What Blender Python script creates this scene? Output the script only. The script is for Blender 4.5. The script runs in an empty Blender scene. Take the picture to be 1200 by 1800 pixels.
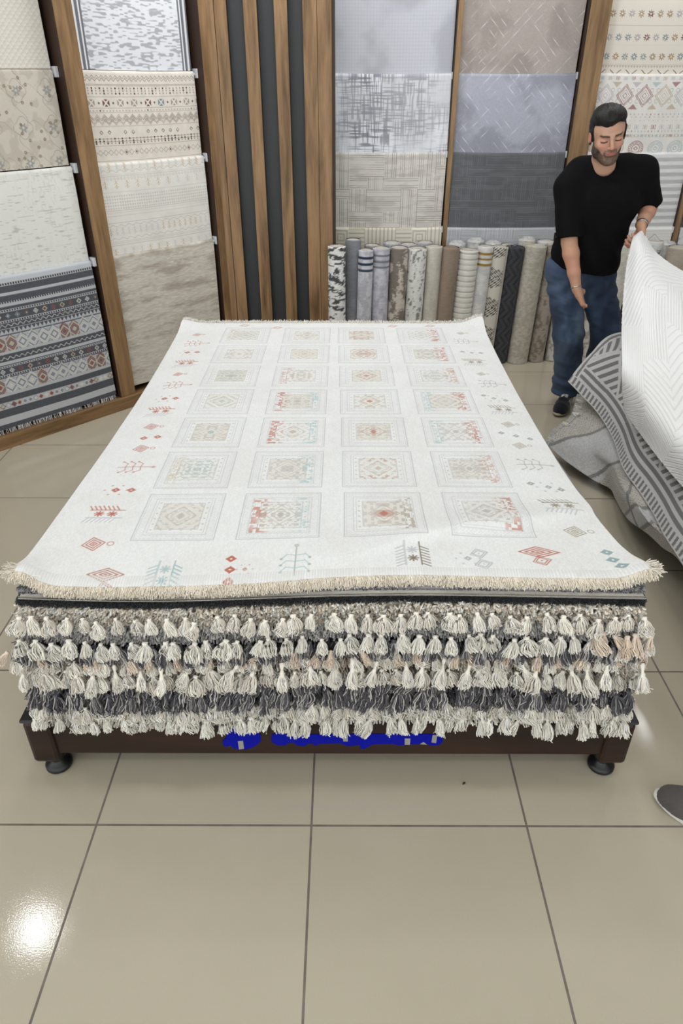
import bpy, math, random
import numpy as np
from mathutils import Vector, Matrix

# ---------------------------------------------------------------- camera
CF, CTH, CYAW, CH = 1221.5, .5513, -.0031, 1.761
scn = bpy.context.scene
cam_d = bpy.data.cameras.new('camera'); cam = bpy.data.objects.new('camera', cam_d)
scn.collection.objects.link(cam); scn.camera = cam
cam.location = (0, 0, CH)
cam.rotation_euler = (math.pi/2 - CTH, 0, -CYAW)
cam_d.sensor_fit = 'VERTICAL'; cam_d.sensor_height = 36; cam_d.lens = CF*36/1800
cam_d.clip_start = .05; cam_d.clip_end = 60

# ---------------------------------------------------------------- light and exposure
world = bpy.data.worlds.new('world'); scn.world = world; world.use_nodes = True
world.node_tree.nodes['Background'].inputs[0].default_value = (.93, .97, 1, 1)
world.node_tree.nodes['Background'].inputs[1].default_value = 2.0
scn.view_settings.view_transform = 'Standard'; scn.view_settings.look = 'None'
scn.view_settings.exposure = 0.0; scn.view_settings.gamma = 1
LAMP_W = 46.0
CEIL = 3.0
LAMPS = [(-2.02, 2.46), (2.75, 4.29), (-1.2, -.2), (.6, -.2),
         (-2.1, 1.2), (-.5, 1.3), (1.1, 1.2), (2.8, 1.2), (-.9, 4.2), (.9, 4.4), (0, 3.6), (-.45, 2.9), (.65, 2.9), (0, 4.75), (1.9, 4.95), (-.5, 4.45), (-1.2, -1.8), (1.2, -1.8), (3.4, -1.8), (-3.2, -1.8)]  # first two read from floor reflections; the others added to brighten the room

# ---------------------------------------------------------------- projection helpers (pixel of the photograph -> point in the room)
_F = np.array([math.sin(CYAW)*math.cos(CTH), math.cos(CYAW)*math.cos(CTH), -math.sin(CTH)])
_R = np.array([math.cos(CYAW), -math.sin(CYAW), 0.]); _U = np.cross(_R, _F); _C = np.array([0, 0, CH])
def ray(x, y): return _F + _R*(x-600)/CF - _U*(y-900)/CF
def atz(x, y, z): d = ray(x, y); return _C + d*(z-CH)/d[2]
def aty(x, y, Y): d = ray(x, y); return _C + d*Y/d[1]

# ---------------------------------------------------------------- mesh helpers
rng = np.random.default_rng(7); random.seed(7)
COL = scn.collection
def s2l(c):
    c = np.clip(np.asarray(c, float), 0, 1)
    return np.where(c <= .04045, c/12.92, ((c+.055)/1.055)**2.4)

def mesh_np(name, V, F, mat=None, parent=None, col=None, smooth=True, loc=None):
    """V (n,3), F (m,3|4) array or list of arrays; col (n,3) srgb"""
    V = np.asarray(V, np.float32)
    Fs = F if isinstance(F, list) else [F]
    Fs = [np.asarray(f, np.int32) for f in Fs if len(f)]
    me = bpy.data.meshes.new(name)
    me.vertices.add(len(V)); me.vertices.foreach_set('co', V.ravel())
    loops = np.concatenate([f.ravel() for f in Fs])
    tot = np.concatenate([np.full(len(f), f.shape[1], np.int32) for f in Fs])
    st = np.concatenate([[0], np.cumsum(tot)[:-1]]).astype(np.int32)
    me.loops.add(len(loops)); me.loops.foreach_set('vertex_index', loops)
    me.polygons.add(len(tot)); me.polygons.foreach_set('loop_start', st); me.polygons.foreach_set('loop_total', tot)
    me.polygons.foreach_set('use_smooth', np.full(len(tot), smooth, bool))
    if col is not None:
        a = me.color_attributes.new('Col', 'FLOAT_COLOR', 'POINT')
        c = np.ones((len(V), 4), np.float32); c[:, :3] = s2l(col); a.data.foreach_set('color', c.ravel())
    me.update(calc_edges=True); me.validate()
    if mat is not None: me.materials.append(mat)
    o = bpy.data.objects.new(name, me); COL.objects.link(o)
    if parent is not None: o.parent = parent
    if loc is not None: o.location = loc
    return o

def grid_faces(n, m, closed_m=False, off=0):
    """vertices index = i*m + j, i<n, j<m"""
    i = np.arange(n-1)[:, None]; j = np.arange(m if closed_m else m-1)[None, :]
    j2 = (j+1) % m
    f = np.stack([i*m+j, i*m+j2, (i+1)*m+j2, (i+1)*m+j], -1).reshape(-1, 4)
    return f + off

def box(name, x0, x1, y0, y1, z0, z1, mat, parent=None, bev=.003):
    me = bpy.data.meshes.new(name)
    v = [(x, y, z) for x in (x0, x1) for y in (y0, y1) for z in (z0, z1)]
    f = [(0, 1, 3, 2), (4, 6, 7, 5), (0, 4, 5, 1), (2, 3, 7, 6), (0, 2, 6, 4), (1, 5, 7, 3)]
    me.from_pydata(v, [], f); me.materials.append(mat)
    o = bpy.data.objects.new(name, me); COL.objects.link(o)
    if parent is not None: o.parent = parent
    if bev:
        b = o.modifiers.new('b', 'BEVEL'); b.width = bev; b.segments = 2; b.limit_method = 'ANGLE'
    return o

def lathe(name, prof, mat, parent=None, n=32, loc=None, col=None):
    prof = np.array(prof, float); a = np.linspace(0, 2*np.pi, n, endpoint=False)
    V = np.stack([prof[:, 0][:, None]*np.cos(a), prof[:, 0][:, None]*np.sin(a), np.repeat(prof[:, 1][:, None], n, 1)], -1).reshape(-1, 3)
    F = grid_faces(len(prof), n, True)
    return mesh_np(name, V, F, mat, parent, loc=loc, col=col)

def tubes(paths, radii, sides=4):
    """paths (N,K,3), radii (N,K) or scalar -> V, F"""
    P = np.asarray(paths, float); N, K, _ = P.shape
    R = np.broadcast_to(np.asarray(radii, float), (N, K)) if np.ndim(radii) else np.full((N, K), radii)
    T = np.gradient(P, axis=1); T /= np.linalg.norm(T, axis=2, keepdims=True)+1e-9
    ref = np.where(np.abs(T[..., 2:3]) > .8, np.array([1., 0, 0]), np.array([0, 0, 1.]))
    A = np.cross(T, ref); A /= np.linalg.norm(A, axis=2, keepdims=True)+1e-9; B = np.cross(T, A)
    a = np.arange(sides)*2*np.pi/sides
    V = P[:, :, None, :] + R[:, :, None, None]*(A[:, :, None, :]*np.cos(a)[:, None] + B[:, :, None, :]*np.sin(a)[:, None])
    f = grid_faces(K, sides, True)
    F = (f[None] + (np.arange(N)*K*sides)[:, None, None]).reshape(-1, 4)
    return V.reshape(-1, 3), F

def empty(name, loc=(0, 0, 0), rz=0):
    o = bpy.data.objects.new(name, None); COL.objects.link(o); o.location = loc; o.rotation_euler[2] = rz
    o.empty_display_size = .1
    return o
def tag(o, label, cat, group=None, kind=None):
    o['label'] = label; o['category'] = cat
    if group: o['group'] = group
    if kind: o['kind'] = kind
    return o
def struct(o): o['kind'] = 'structure'; return o

# ---------------------------------------------------------------- noise
def _hash(ix, iy, seed):
    h = (ix.astype(np.int64)*374761393 + iy.astype(np.int64)*668265263 + seed*974634533) & 0x7fffffff
    h = ((h ^ (h >> 13))*1274126177) & 0x7fffffff
    return ((h ^ (h >> 16)) & 0xffff)/65535.0
def vnoise(x, y, seed=0):
    x, y = np.broadcast_arrays(x, y)
    ix = np.floor(x); iy = np.floor(y); fx = x-ix; fy = y-iy
    fx = fx*fx*(3-2*fx); fy = fy*fy*(3-2*fy)
    a = _hash(ix, iy, seed); b = _hash(ix+1, iy, seed); c = _hash(ix, iy+1, seed); d = _hash(ix+1, iy+1, seed)
    return (a*(1-fx)+b*fx)*(1-fy)+(c*(1-fx)+d*fx)*fy
def fbm(x, y, seed=0, o=4):
    s = 0; a = .5; t = 0
    for k in range(o):
        s = s + a*vnoise(x*2**k, y*2**k, seed+k*17); t += a; a *= .5
    return s/t
def cell(x, y, seed=0): return _hash(np.floor(x), np.floor(y), seed)
def sstep(a, b, x): t = np.clip((x-a)/(b-a), 0, 1); return t*t*(3-2*t)
def line(d, w, s=.0012): return np.clip(.5-(np.abs(d)-w/2)/s, 0, 1)
def fill(d, s=.0012): return np.clip(.5-d/s, 0, 1)
def tri(x): return np.abs((x % 1)-.5)*2
def mix(c, col, m): m = np.asarray(m)[..., None]; return c*(1-m)+np.array(col)/255.*m if not (isinstance(col, np.ndarray) and col.ndim > 1) else c*(1-m)+col*m
def flat(u, v, col): return np.broadcast_to(np.array(col)/255., np.broadcast(u, v).shape+(3,)).copy()

# ---------------------------------------------------------------- materials
def nt(m): return m.node_tree.nodes, m.node_tree.links
def base_mat(name, rough=.8, spec=.3):
    m = bpy.data.materials.new(name); m.use_nodes = True
    b = m.node_tree.nodes['Principled BSDF']; b.inputs['Roughness'].default_value = rough
    b.inputs['Specular IOR Level'].default_value = spec
    return m, b
def cloth_mat(name, scale=500, bump=.3, var=.12, rough=.9, sheen=.15, spec=.2, attr=True, color=(200, 200, 200), dist=.002):
    m, b = base_mat(name, rough, spec); N, L = nt(m)
    tc = N.new('ShaderNodeTexCoord'); no = N.new('ShaderNodeTexNoise'); no.inputs['Scale'].default_value = scale; no.inputs['Detail'].default_value = 3
    L.new(tc.outputs['Object'], no.inputs['Vector'])
    mr = N.new('ShaderNodeMapRange'); mr.inputs[3].default_value = 1-var; mr.inputs[4].default_value = 1+var
    L.new(no.outputs[0], mr.inputs[0])
    mx = N.new('ShaderNodeMix'); mx.data_type = 'RGBA'; mx.blend_type = 'MULTIPLY'; mx.inputs[0].default_value = 1
    if attr:
        at = N.new('ShaderNodeAttribute'); at.attribute_name = 'Col'; L.new(at.outputs['Color'], mx.inputs[6])
    else:
        c = s2l(np.array(color)/255.); mx.inputs[6].default_value = (*c, 1)
    L.new(mr.outputs[0], mx.inputs[7]); L.new(mx.outputs[2], b.inputs['Base Color'])
    if bump:
        bp = N.new('ShaderNodeBump'); bp.inputs['Strength'].default_value = bump; bp.inputs['Distance'].default_value = dist
        L.new(no.outputs[0], bp.inputs['Height']); L.new(bp.outputs[0], b.inputs['Normal'])
    b.inputs['Sheen Weight'].default_value = sheen; b.inputs['Sheen Roughness'].default_value = .5
    return m
def plain_mat(name, color, rough=.5, spec=.5, metal=0, var=.06, scale=30):
    m = cloth_mat(name, scale, 0, var, rough, 0, spec, False, color)
    m.node_tree.nodes['Principled BSDF'].inputs['Metallic'].default_value = metal
    return m
def wood_mat(name, c1, c2, rough=.45, sc=1.0, axis='Z', spec=.35):
    m, b = base_mat(name, rough, spec); N, L = nt(m)
    tc = N.new('ShaderNodeTexCoord'); mp = N.new('ShaderNodeMapping')
    s = {'Z': (14, 14, 1.3), 'X': (1.3, 14, 14), 'Y': (14, 1.3, 14)}[axis]
    mp.inputs['Scale'].default_value = tuple(k*sc for k in s)
    oi = N.new('ShaderNodeObjectInfo'); ad = N.new('ShaderNodeVectorMath'); ad.operation = 'ADD'
    L.new(tc.outputs['Object'], ad.inputs[0]); L.new(oi.outputs['Random'], ad.inputs[1]); L.new(ad.outputs[0], mp.inputs['Vector'])
    n1 = N.new('ShaderNodeTexNoise'); n1.inputs['Scale'].default_value = 1.2; n1.inputs['Detail'].default_value = 9; n1.inputs['Distortion'].default_value = .6
    L.new(mp.outputs[0], n1.inputs['Vector'])
    m2 = N.new('ShaderNodeMapping'); m2.inputs['Scale'].default_value = tuple(k*sc*6 for k in s); L.new(ad.outputs[0], m2.inputs['Vector'])
    n2 = N.new('ShaderNodeTexNoise'); n2.inputs['Scale'].default_value = 1; n2.inputs['Detail'].default_value = 4; L.new(m2.outputs[0], n2.inputs['Vector'])
    mm = N.new('ShaderNodeMath'); mm.operation = 'MULTIPLY_ADD'; L.new(n2.outputs[0], mm.inputs[0]); mm.inputs[1].default_value = .35; L.new(n1.outputs[0], mm.inputs[2])
    cr = N.new('ShaderNodeValToRGB'); cr.color_ramp.elements[0].position = .42; cr.color_ramp.elements[1].position = .85
    cr.color_ramp.elements[0].color = (*s2l(np.array(c1)/255.), 1); cr.color_ramp.elements[1].color = (*s2l(np.array(c2)/255.), 1)
    L.new(mm.outputs[0], cr.inputs[0]); L.new(cr.outputs[0], b.inputs['Base Color'])
    return m
M_CLOTH = cloth_mat('rug_cloth', 420, .35, .07)
M_PLUSH = cloth_mat('plush_cloth', 260, .5, .07)
M_SILK = cloth_mat('silky_cloth', 300, .3, .08, rough=.6, spec=.4)
M_YARN = cloth_mat('yarn', 300, .0, .08, rough=.9, sheen=.1)
M_WOOD = wood_mat('oak_board', (90, 66, 42), (158, 126, 90))
M_WOODX = wood_mat('oak_rail', (90, 66, 42), (150, 118, 82), axis='X')
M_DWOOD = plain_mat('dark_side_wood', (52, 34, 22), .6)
M_ANTH = plain_mat('anthracite_panel', (52, 55, 56), .5, .4, var=.03)
M_BED = wood_mat('wenge_board', (26, 15, 11), (50, 31, 23), rough=.38, axis='X')
M_BLACKP = plain_mat('black_plastic', (20, 20, 22), .4)
M_WHITEP = plain_mat('grey_plastic', (205, 208, 212), .4)
M_WALL = plain_mat('wall_paint', (225, 225, 222), .9, .2, var=.02, scale=4)
M_CEIL = plain_mat('ceiling_paint', (238, 238, 236), .95, .1, var=.01)

def floor_mat():
    m, b = base_mat('polished_porcelain_tiles', .13, .5); N, L = nt(m)
    g = N.new('ShaderNodeNewGeometry'); sp = N.new('ShaderNodeSeparateXYZ'); L.new(g.outputs['Position'], sp.inputs[0])
    def M(op, a, bb=None, c=None):
        n = N.new('ShaderNodeMath'); n.operation = op
        for k, x in enumerate((a, bb, c)):
            if x is None: continue
            if isinstance(x, (int, float)): n.inputs[k].default_value = x
            else: L.new(x, n.inputs[k])
        return n.outputs[0]
    ds = []; ids = []
    for k, o0 in ((0, -.6876), (1, 1.1933)):
        t = M('ADD', M('DIVIDE', M('SUBTRACT', sp.outputs[k], o0), .6), .5)
        ids.append(M('FLOOR', M('ADD', t, .5)))
        ds.append(M('MULTIPLY', M('ABSOLUTE', M('SUBTRACT', M('FRACT', t), .5)), .6))
    d = M('MINIMUM', ds[0], ds[1])
    gm = M('LESS_THAN', d, .0031)
    cx = N.new('ShaderNodeCombineXYZ'); L.new(ids[0], cx.inputs[0]); L.new(ids[1], cx.inputs[1])
    wn = N.new('ShaderNodeTexWhiteNoise'); L.new(cx.outputs[0], wn.inputs[0])
    n1 = N.new('ShaderNodeTexNoise'); n1.inputs['Scale'].default_value = 2.5; n1.inputs['Detail'].default_value = 3; L.new(g.outputs['Position'], n1.inputs['Vector'])
    n2 = N.new('ShaderNodeTexNoise'); n2.inputs['Scale'].default_value = 260; n2.inputs['Detail'].default_value = 2; L.new(g.outputs['Position'], n2.inputs['Vector'])
    f = M('ADD', M('MULTIPLY', n1.outputs[0], .5), M('ADD', M('MULTIPLY', n2.outputs[0], .25), M('MULTIPLY', wn.outputs[0], .25)))
    cr = N.new('ShaderNodeValToRGB'); cr.color_ramp.elements[0].position = .25; cr.color_ramp.elements[1].position = .75
    cr.color_ramp.elements[0].color = (*s2l(np.array((182, 173, 153))/255.), 1); cr.color_ramp.elements[1].color = (*s2l(np.array((193, 184, 165))/255.), 1)
    L.new(f, cr.inputs[0])
    mx = N.new('ShaderNodeMix'); mx.data_type = 'RGBA'; L.new(gm, mx.inputs[0]); L.new(cr.outputs[0], mx.inputs[6])
    n3 = N.new('ShaderNodeTexNoise'); n3.inputs['Scale'].default_value = 18; L.new(g.outputs['Position'], n3.inputs['Vector'])
    c3 = N.new('ShaderNodeValToRGB'); c3.color_ramp.elements[0].color = (*s2l(np.array((84, 76, 70))/255.), 1); c3.color_ramp.elements[1].color = (*s2l(np.array((138, 128, 118))/255.), 1)
    L.new(n3.outputs[0], c3.inputs[0]); L.new(c3.outputs[0], mx.inputs[7]); L.new(mx.outputs[2], b.inputs['Base Color'])
    n4 = N.new('ShaderNodeTexNoise'); n4.inputs['Scale'].default_value = 5; n4.inputs['Detail'].default_value = 5; L.new(g.outputs['Position'], n4.inputs['Vector'])
    r = M('MULTIPLY_ADD', n4.outputs[0], .08, .045); L.new(M('MAXIMUM', r, M('MULTIPLY', gm, .8)), b.inputs['Roughness'])
    bp = N.new('ShaderNodeBump'); bp.inputs['Strength'].default_value = .25; bp.inputs['Distance'].default_value = .0004
    L.new(n2.outputs[0], bp.inputs['Height']); L.new(bp.outputs[0], b.inputs['Normal'])
    return m
M_FLOOR = floor_mat()

# ---------------------------------------------------------------- the room
struct(box('floor', -5, 5, -4, 5.6, -.05, 0, M_FLOOR, bev=0))
struct(box('ceiling', -5, 5, -4, 5.6, CEIL, CEIL+.1, M_CEIL, bev=0))
struct(box('wall_back', -1.1, 5, 5.42, 5.55, 0, CEIL, M_WALL, bev=0))
struct(box('wall_right', 4.9, 5.0, -4, 5.42, 0, CEIL, M_WALL, bev=0))
# left wall runs diagonally away from the camera
WP = np.array([-1.367, 4.126, 0]); WD = np.array([.675, .738, 0]); WN = np.array([.738, -.675, 0])
WANG = math.atan2(WD[1], WD[0])
wl = empty('wall_left', WP, WANG); wl_o = wl
def wall_box(name, t0, t1, o0, o1, z0, z1, mat, parent, bev=.003):
    """t along the diagonal wall, o = distance out of the wall face line towards the room"""
    return box(name, t0, t1, -o1, -o0, z0, z1, mat, parent, bev)
bpy.data.objects.remove(wl)
w = wall_box('wall_left', -5.0, 1.02, -.36, -.24, 0, CEIL, M_WALL, None, 0); w.location = WP; w.rotation_euler[2] = WANG; struct(w)

def ceiling_light(x, y, k):
    r = empty('ceiling_downlight', (x, y, CEIL))
    lathe('trim_ring', [(.112, 0), (.132, -.002), (.136, -.009), (.13, -.014), (.112, -.012), (.11, -.004)], M_WHITEP, r, 40)
    em = bpy.data.materials.get('lamp_lens')
    if em is None:
        em = bpy.data.materials.new('lamp_lens'); em.use_nodes = True
        b = em.node_tree.nodes['Principled BSDF']; b.inputs['Base Color'].default_value = (.9, .9, .9, 1)
        b.inputs['Emission Color'].default_value = (.97, .985, 1, 1); b.inputs['Emission Strength'].default_value = LAMP_W
    lathe('lamp_lens', [(.0001, -.0085), (.06, -.0085), (.111, -.008)], em, r, 40)
    return tag(r, 'round white recessed ceiling downlight above the shop floor, most of the set added for brightness', 'ceiling light', 'ceiling downlights of the shop')
for k, (x, y) in enumerate(LAMPS): ceiling_light(x, y, k)
# ---------------------------------------------------------------- pattern library (u to the right, v down, metres) -> srgb
W8 = (236, 234, 230)
def p_tribal_beige(u, v):
    c = flat(u, v, (222, 215, 205)); n = fbm(u*30, v*30, 3); c *= (.95+.1*n)[..., None]
    g = (132, 120, 108); dk = (52, 40, 38)
    def zz(v0, amp, p, w, col, k=.8):
        nonlocal c; c = mix(c, col, k*line((v-v0-amp*(tri(u/p)-.5))*.8, w))
    def ln(v0, w=.0025, col=g, k=.6):
        nonlocal c; c = mix(c, col, k*line(v-v0, w))
    def dots(v0, p, r, col, prob=1., sd=0, k=.8):
        nonlocal c; d = np.hypot((u/p % 1-.5)*p, v-v0); m = fill(d-r)*k
        m = m*(cell(u/p, 0*u, sd) < prob); c = mix(c, col, m)
    for q in (.02, .032): zz(q, .014, .028, .0035, g)
    for q in (.055, .06, .112, .165, .185, .25, .31, .325, .345, .42, .44): ln(q)
    for q in (.072, .084, .096): dots(q, .0235, .004, g); dots(q, .0235, .005, dk, .3, int(q*1000))
    for p in (.088,):
        fu = (u/p % 1-.5)*p; m = (np.abs(fu) < .02)*(np.abs(v-.14) < .016); x = np.minimum(np.abs(np.abs(fu)-np.abs(v-.14)), np.hypot(fu, v-.14)*.7)
        r = cell(u/p, 0*u, 5); colr = np.where((r < .35)[..., None], np.array((96, 50, 48.))/255, np.where((r < .6)[..., None], np.array((110, 130, 150.))/255, np.array((150, 140, 130.))/255))
        m = m*(x > .005); c = c*(1-m[..., None]*.85)+colr*m[..., None]*.85
        fu2 = ((u/p+.5) % 1-.5)*p; c = mix(c, dk, .7*fill(np.abs(fu2)+np.abs(v-.14)-.007))
    dots(.176, .02, .003, g); dots(.176, .06, .004, dk, .5, 9)
    for q in (.205, .213, .225, .233): zz(q, .022, .044, .003, g)
    for q in (.205,): 
        d = np.abs((u/.044 % 1-.5)*.044)+np.abs(v-.218); c = mix(c, g, .7*line(d-.012, .003)); c = mix(c, g, .7*fill(d-.004))
    d = np.abs((u/.05 % 1-.5)*.05)+np.abs(v-.28); c = mix(c, dk, line(d-.009, .004)*.8*(cell(u/.05, 0*u, 4) > .3)); 
    for q in (.30, .312, .322): dots(q+.01, .0235, .004, g); dots(q+.01, .0235, .005, dk, .4, int(q*900))
    d = np.abs((u/.033 % 1-.5)*.033)+np.abs(v-.378); c = mix(c, g, line(d-.014, .003)*.8); c = mix(c, (96, 60, 56), fill(d-.007)*.9*(cell(u/.033, 0*u, 8) > .7))
    d = np.abs((u/.033 % 1-.5)*.033)+np.abs(v-.46); c = mix(c, g, line(d-.014, .003)*.8)
    return c
def p_tribal_cream(u, v):
    c = flat(u, v, (230, 227, 221)); n = fbm(u*20, v*20, 31); c *= (.96+.08*n)[..., None]
    g = (174, 167, 160); b = (184, 160, 120)
    for q in (.05, .058, .14, .235, .245, .262, .30, .40, .41, .42): c = mix(c, g, .6*line(v-q, .002))
    for v0, p, col in ((.012, .05, b), (.1, .07, b), (.345, .04, b), (.46, .06, b), (.53, .06, b)):
        fu = (u/p % 1-.5)*p; dv = v-v0
        m = np.maximum.reduce([line(fu, .003)*(np.abs(dv) < .022), line(np.abs(fu)-np.abs((dv % .016)-.004)*1.2, .003)*(np.abs(dv) < .02)*(np.abs(fu) < .015)])
        cc = np.where((cell(u/p, 0*u, int(v0*100)) > .5)[..., None], np.array(col)/255., np.array((196, 192, 188))/255.)
        c = c*(1-.75*m[..., None])+cc*.75*m[..., None]
    c = mix(c, g, .7*line(v-.033-.006*np.sin(u*120), .0025)); c = mix(c, g, .7*line(v-.315-.005*np.sin(u*120), .0025)); c = mix(c, g, .7*line(v-.385-.005*np.sin(u*120), .0025))
    m = (tri(u/.016)*tri(v/.016) > .35)*(v > .15)*(v < .23); c = mix(c, g, .45*m)
    d = np.hypot((u/.022 % 1-.5)*.022, v-.07); c = mix(c, g, .6*line(d-.006, .0025)*(np.abs(v-.07) < .012))
    return c
def p_abstract(base, alt, sx=3, sy=14, lo=.45, hi=.65, k=.8, seed=0, fine=.05):
    def f(u, v):
        c = flat(u, v, base); n = fbm(u*sx, v*sy, seed, 5)+.25*(fbm(u*sx*9, v*sy*7, seed+3, 3)-.5)
        c = mix(c, alt, k*sstep(lo, hi, n)); n2 = vnoise(u*40, v*260, seed+9)
        return c*(1-fine+2*fine*n2)[..., None]
    return f
def p_crosshatch(base, dark, seed=0, k=.7, f1=170., tone=(200, 200, 205)):
    def f(u, v):
        c = flat(u, v, base); a = vnoise(u*14, v*f1, seed); b = vnoise(u*f1, v*14, seed+1); big = fbm(u*4, v*4, seed+2, 5)
        c = mix(c, dark, k*sstep(.45, .75, a)*sstep(.25, .6, big)); c = mix(c, dark, k*.9*sstep(.45, .75, b)*sstep(.25, .6, big))
        c = mix(c, tone, .5*sstep(.5, .7, fbm(u*4, v*2.5, seed+8)))
        return c
    return f
def p_streak(base, dark, seed=0, k=.6):
    def f(u, v):
        c = flat(u, v, base); a = vnoise(u*28, v*240, seed); g = fbm(u*4, v*4, seed+4)
        c = mix(c, dark, k*sstep(.74, .9, a)); b = vnoise(u*150, v*60, seed+2); c = mix(c, dark, .3*k*sstep(.6, .8, b)*sstep(.45, .6, g))
        return c
    return f
def p_basket(base, dark, seed=0, cellsz=.055, k=.6, lines=5, sub=.55):
    def f(u, v):
        c = flat(u, v, base); cu = np.floor(u/cellsz*.5+.5*np.floor(v/cellsz)); r = cell(u/cellsz*.6, v/cellsz, seed)
        t = np.where(r > .5, v, u); l = line(tri(t/(cellsz/lines))-.08, .16, .12)
        w = sstep(.35, .5, fbm(u*6, v*6, seed+5)); c = mix(c, dark, k*l*(.35+.65*w))
        n = fbm(u*10, v*40, seed+1); c = mix(c, dark, .2*sstep(.45, .7, n)); 
        return c
    return f
def p_diag(base, hi, dark, seed=0, p=.06):
    def f(u, v):
        n = fbm(u*5, v*5, seed, 5); c = flat(u, v, base); c = mix(c, dark, .6*sstep(.5, .72, n))
        a = (u+v*.95); b = (u-v*.95); g = fbm(u*9, v*9, seed+3)
        d1 = line((tri(a/p)-.06)*p, .004, .003)*sstep(.4, .55, vnoise(a*60, b*9, seed+1)); d2 = line((tri(b/p)-.06)*p, .004, .003)*sstep(.4, .6, vnoise(a*9, b*60, seed+2))
        m = np.maximum(d1*sstep(.42, .55, g), d2*sstep(.42, .55, 1-g)); c = mix(c, hi, .75*m)
        return c*(.97+.06*vnoise(u*200, v*200, seed))[..., None]
    return f
def p_key(base, dark):
    def f(u, v):
        c = flat(u, v, base); q = .11; r = cell(u/q, v/q, 3); fu = (u/q % 1); fv = (v/q % 1)
        d = np.maximum(np.abs(fu-.5), np.abs(fv-.5)); s = np.where(r > .5, tri(d*5), tri((fu if 0 else fu+0*fv)*4)); s = np.where((r > .25) & (r < .5), tri(fv*4), s)
        return mix(c, dark, .75*sstep(.55, .8, s))
    return f
def p_kilim(seed=0):
    def f(u, v):
        c = flat(u, v, (234, 231, 226))*(.97+.06*fbm(u*30, v*30, seed))[..., None]
        g = (165, 160, 158); red = (128, 62, 66); bl = (150, 176, 182); tan = (176, 152, 124)
        pal = np.array([g, red, tan, bl, (172, 166, 180)])/255.
        # top row of small motifs
        def row(v0, p, h, k=.8, sd=0, thick=.004):
            nonlocal c
            fu = np.abs((u/p % 1-.5)*p); dv = np.abs(v-v0); kk = (cell(u/p, 0*u, sd+seed)*4.99).astype(int); cc = pal[kk]
            m = ((np.maximum(fu*.9, dv) < h)*((np.floor((fu+.3*dv)/thick) % 2) == 0))*(dv < h)
            c = c*(1-k*m[..., None])+cc*k*m[..., None]
        row(.015, .05, .010, .6, 1); row(.213, .026, .004, .55, 2); row(.228, .030, .004, .55, 3); row(.31, .022, .004, .5, 4); row(.285, .055, .012, .5, 5, .006); row(.335, .024, .008, .8, 6); row(.25, .03, .003, .5, 7)
        p = .125; fu = (u/p % 1-.5)*p; dv = v-.11; kk = (cell(u/p, 0*u, seed+11)*4.99).astype(int); cc = pal[kk]
        d = np.abs(fu)+np.abs(dv)*.9
        for a, w, k in ((.056, .004, .8), (.046, .008, .5), (.03, .003, .6), (.014, .004, .7)):
            m = (line(d-a, w)*k*(np.abs(dv) < .07))[..., None]; c = c*(1-m)+cc*m
        fu2 = np.abs(((u/p+.5) % 1-.5)*p); m = ((fu2+.045 < np.abs(dv)*1.0)*(np.abs(dv) < .075)*.55)[..., None]; c2 = pal[(cell(u/p+.5, v/.11, seed+13)*4.99).astype(int)]; c = c*(1-m)+c2*m
        hook = line(np.hypot(fu2-.02, np.abs(dv)-.03)-.010, .003)*.6*(fu2 < .03); c = mix(c, g, hook)
        fu = (u/.13 % 1-.5)*.13; dv = v-.41; d = np.hypot(fu, dv*1.1)
        kk = (cell(u/.13, 0*u, seed+21)*4.99).astype(int); cc = pal[kk]
        for a, w in ((.048, .004), (.026, .004), (.01, .005)):
            m = (line(d-a, w)*.65)[..., None]; c = c*(1-m)+cc*m
        an = np.arctan2(dv, fu); m = ((d > .03)*(d < .045)*(tri(an*12/np.pi) > .5)*.5)[..., None]; c = c*(1-m)+cc*m
        return c
    return f
def p_kilim_top(u, v):
    c = flat(u, v, (226, 220, 208)); pal = np.array([(150, 124, 92), (110, 62, 62), (120, 132, 140), (170, 160, 168), (160, 128, 88)])/255.
    vv = v
    for v0 in (.36, .26, .14):
        p = .058; fu = (u/p % 1-.5)*p; dv = vv-v0; an = np.arctan2(dv, fu); d = np.hypot(fu, dv)
        m = ((d < .015+.006*np.cos(an*8))*(d > .006)*.85)[..., None]; cc = pal[(cell(u/p, 0*u, int(v0*100))*4.99).astype(int)]; c = c*(1-m)+cc*m
    for v0 in (.30, .40, .2): c = mix(c, (150, 140, 126), .6*line(v-v0, .002))
    m = (tri(u/.018)*.016 > (v-.405))*(v > .405)*(v < .42); c = mix(c, (170, 156, 136), .6*m)
    fu = (u/.1 % 1-.5)*.1; m = line(np.abs(fu)-(v-.425)*1.2-.01, .007)*(v > .43)*(v < .46); c = mix(c, (90, 56, 56), .8*m)
    return c
def p_ribs(a, b, p=.045):
    def f(u, v):
        t = (v/p) % 1; c = flat(u, v, a); return mix(c, b, .85*sstep(.42, .5, t)*(1-sstep(.93, 1, t)))*(.97+.06*vnoise(u*30, v*300, 4))[..., None]
    return f
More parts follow.
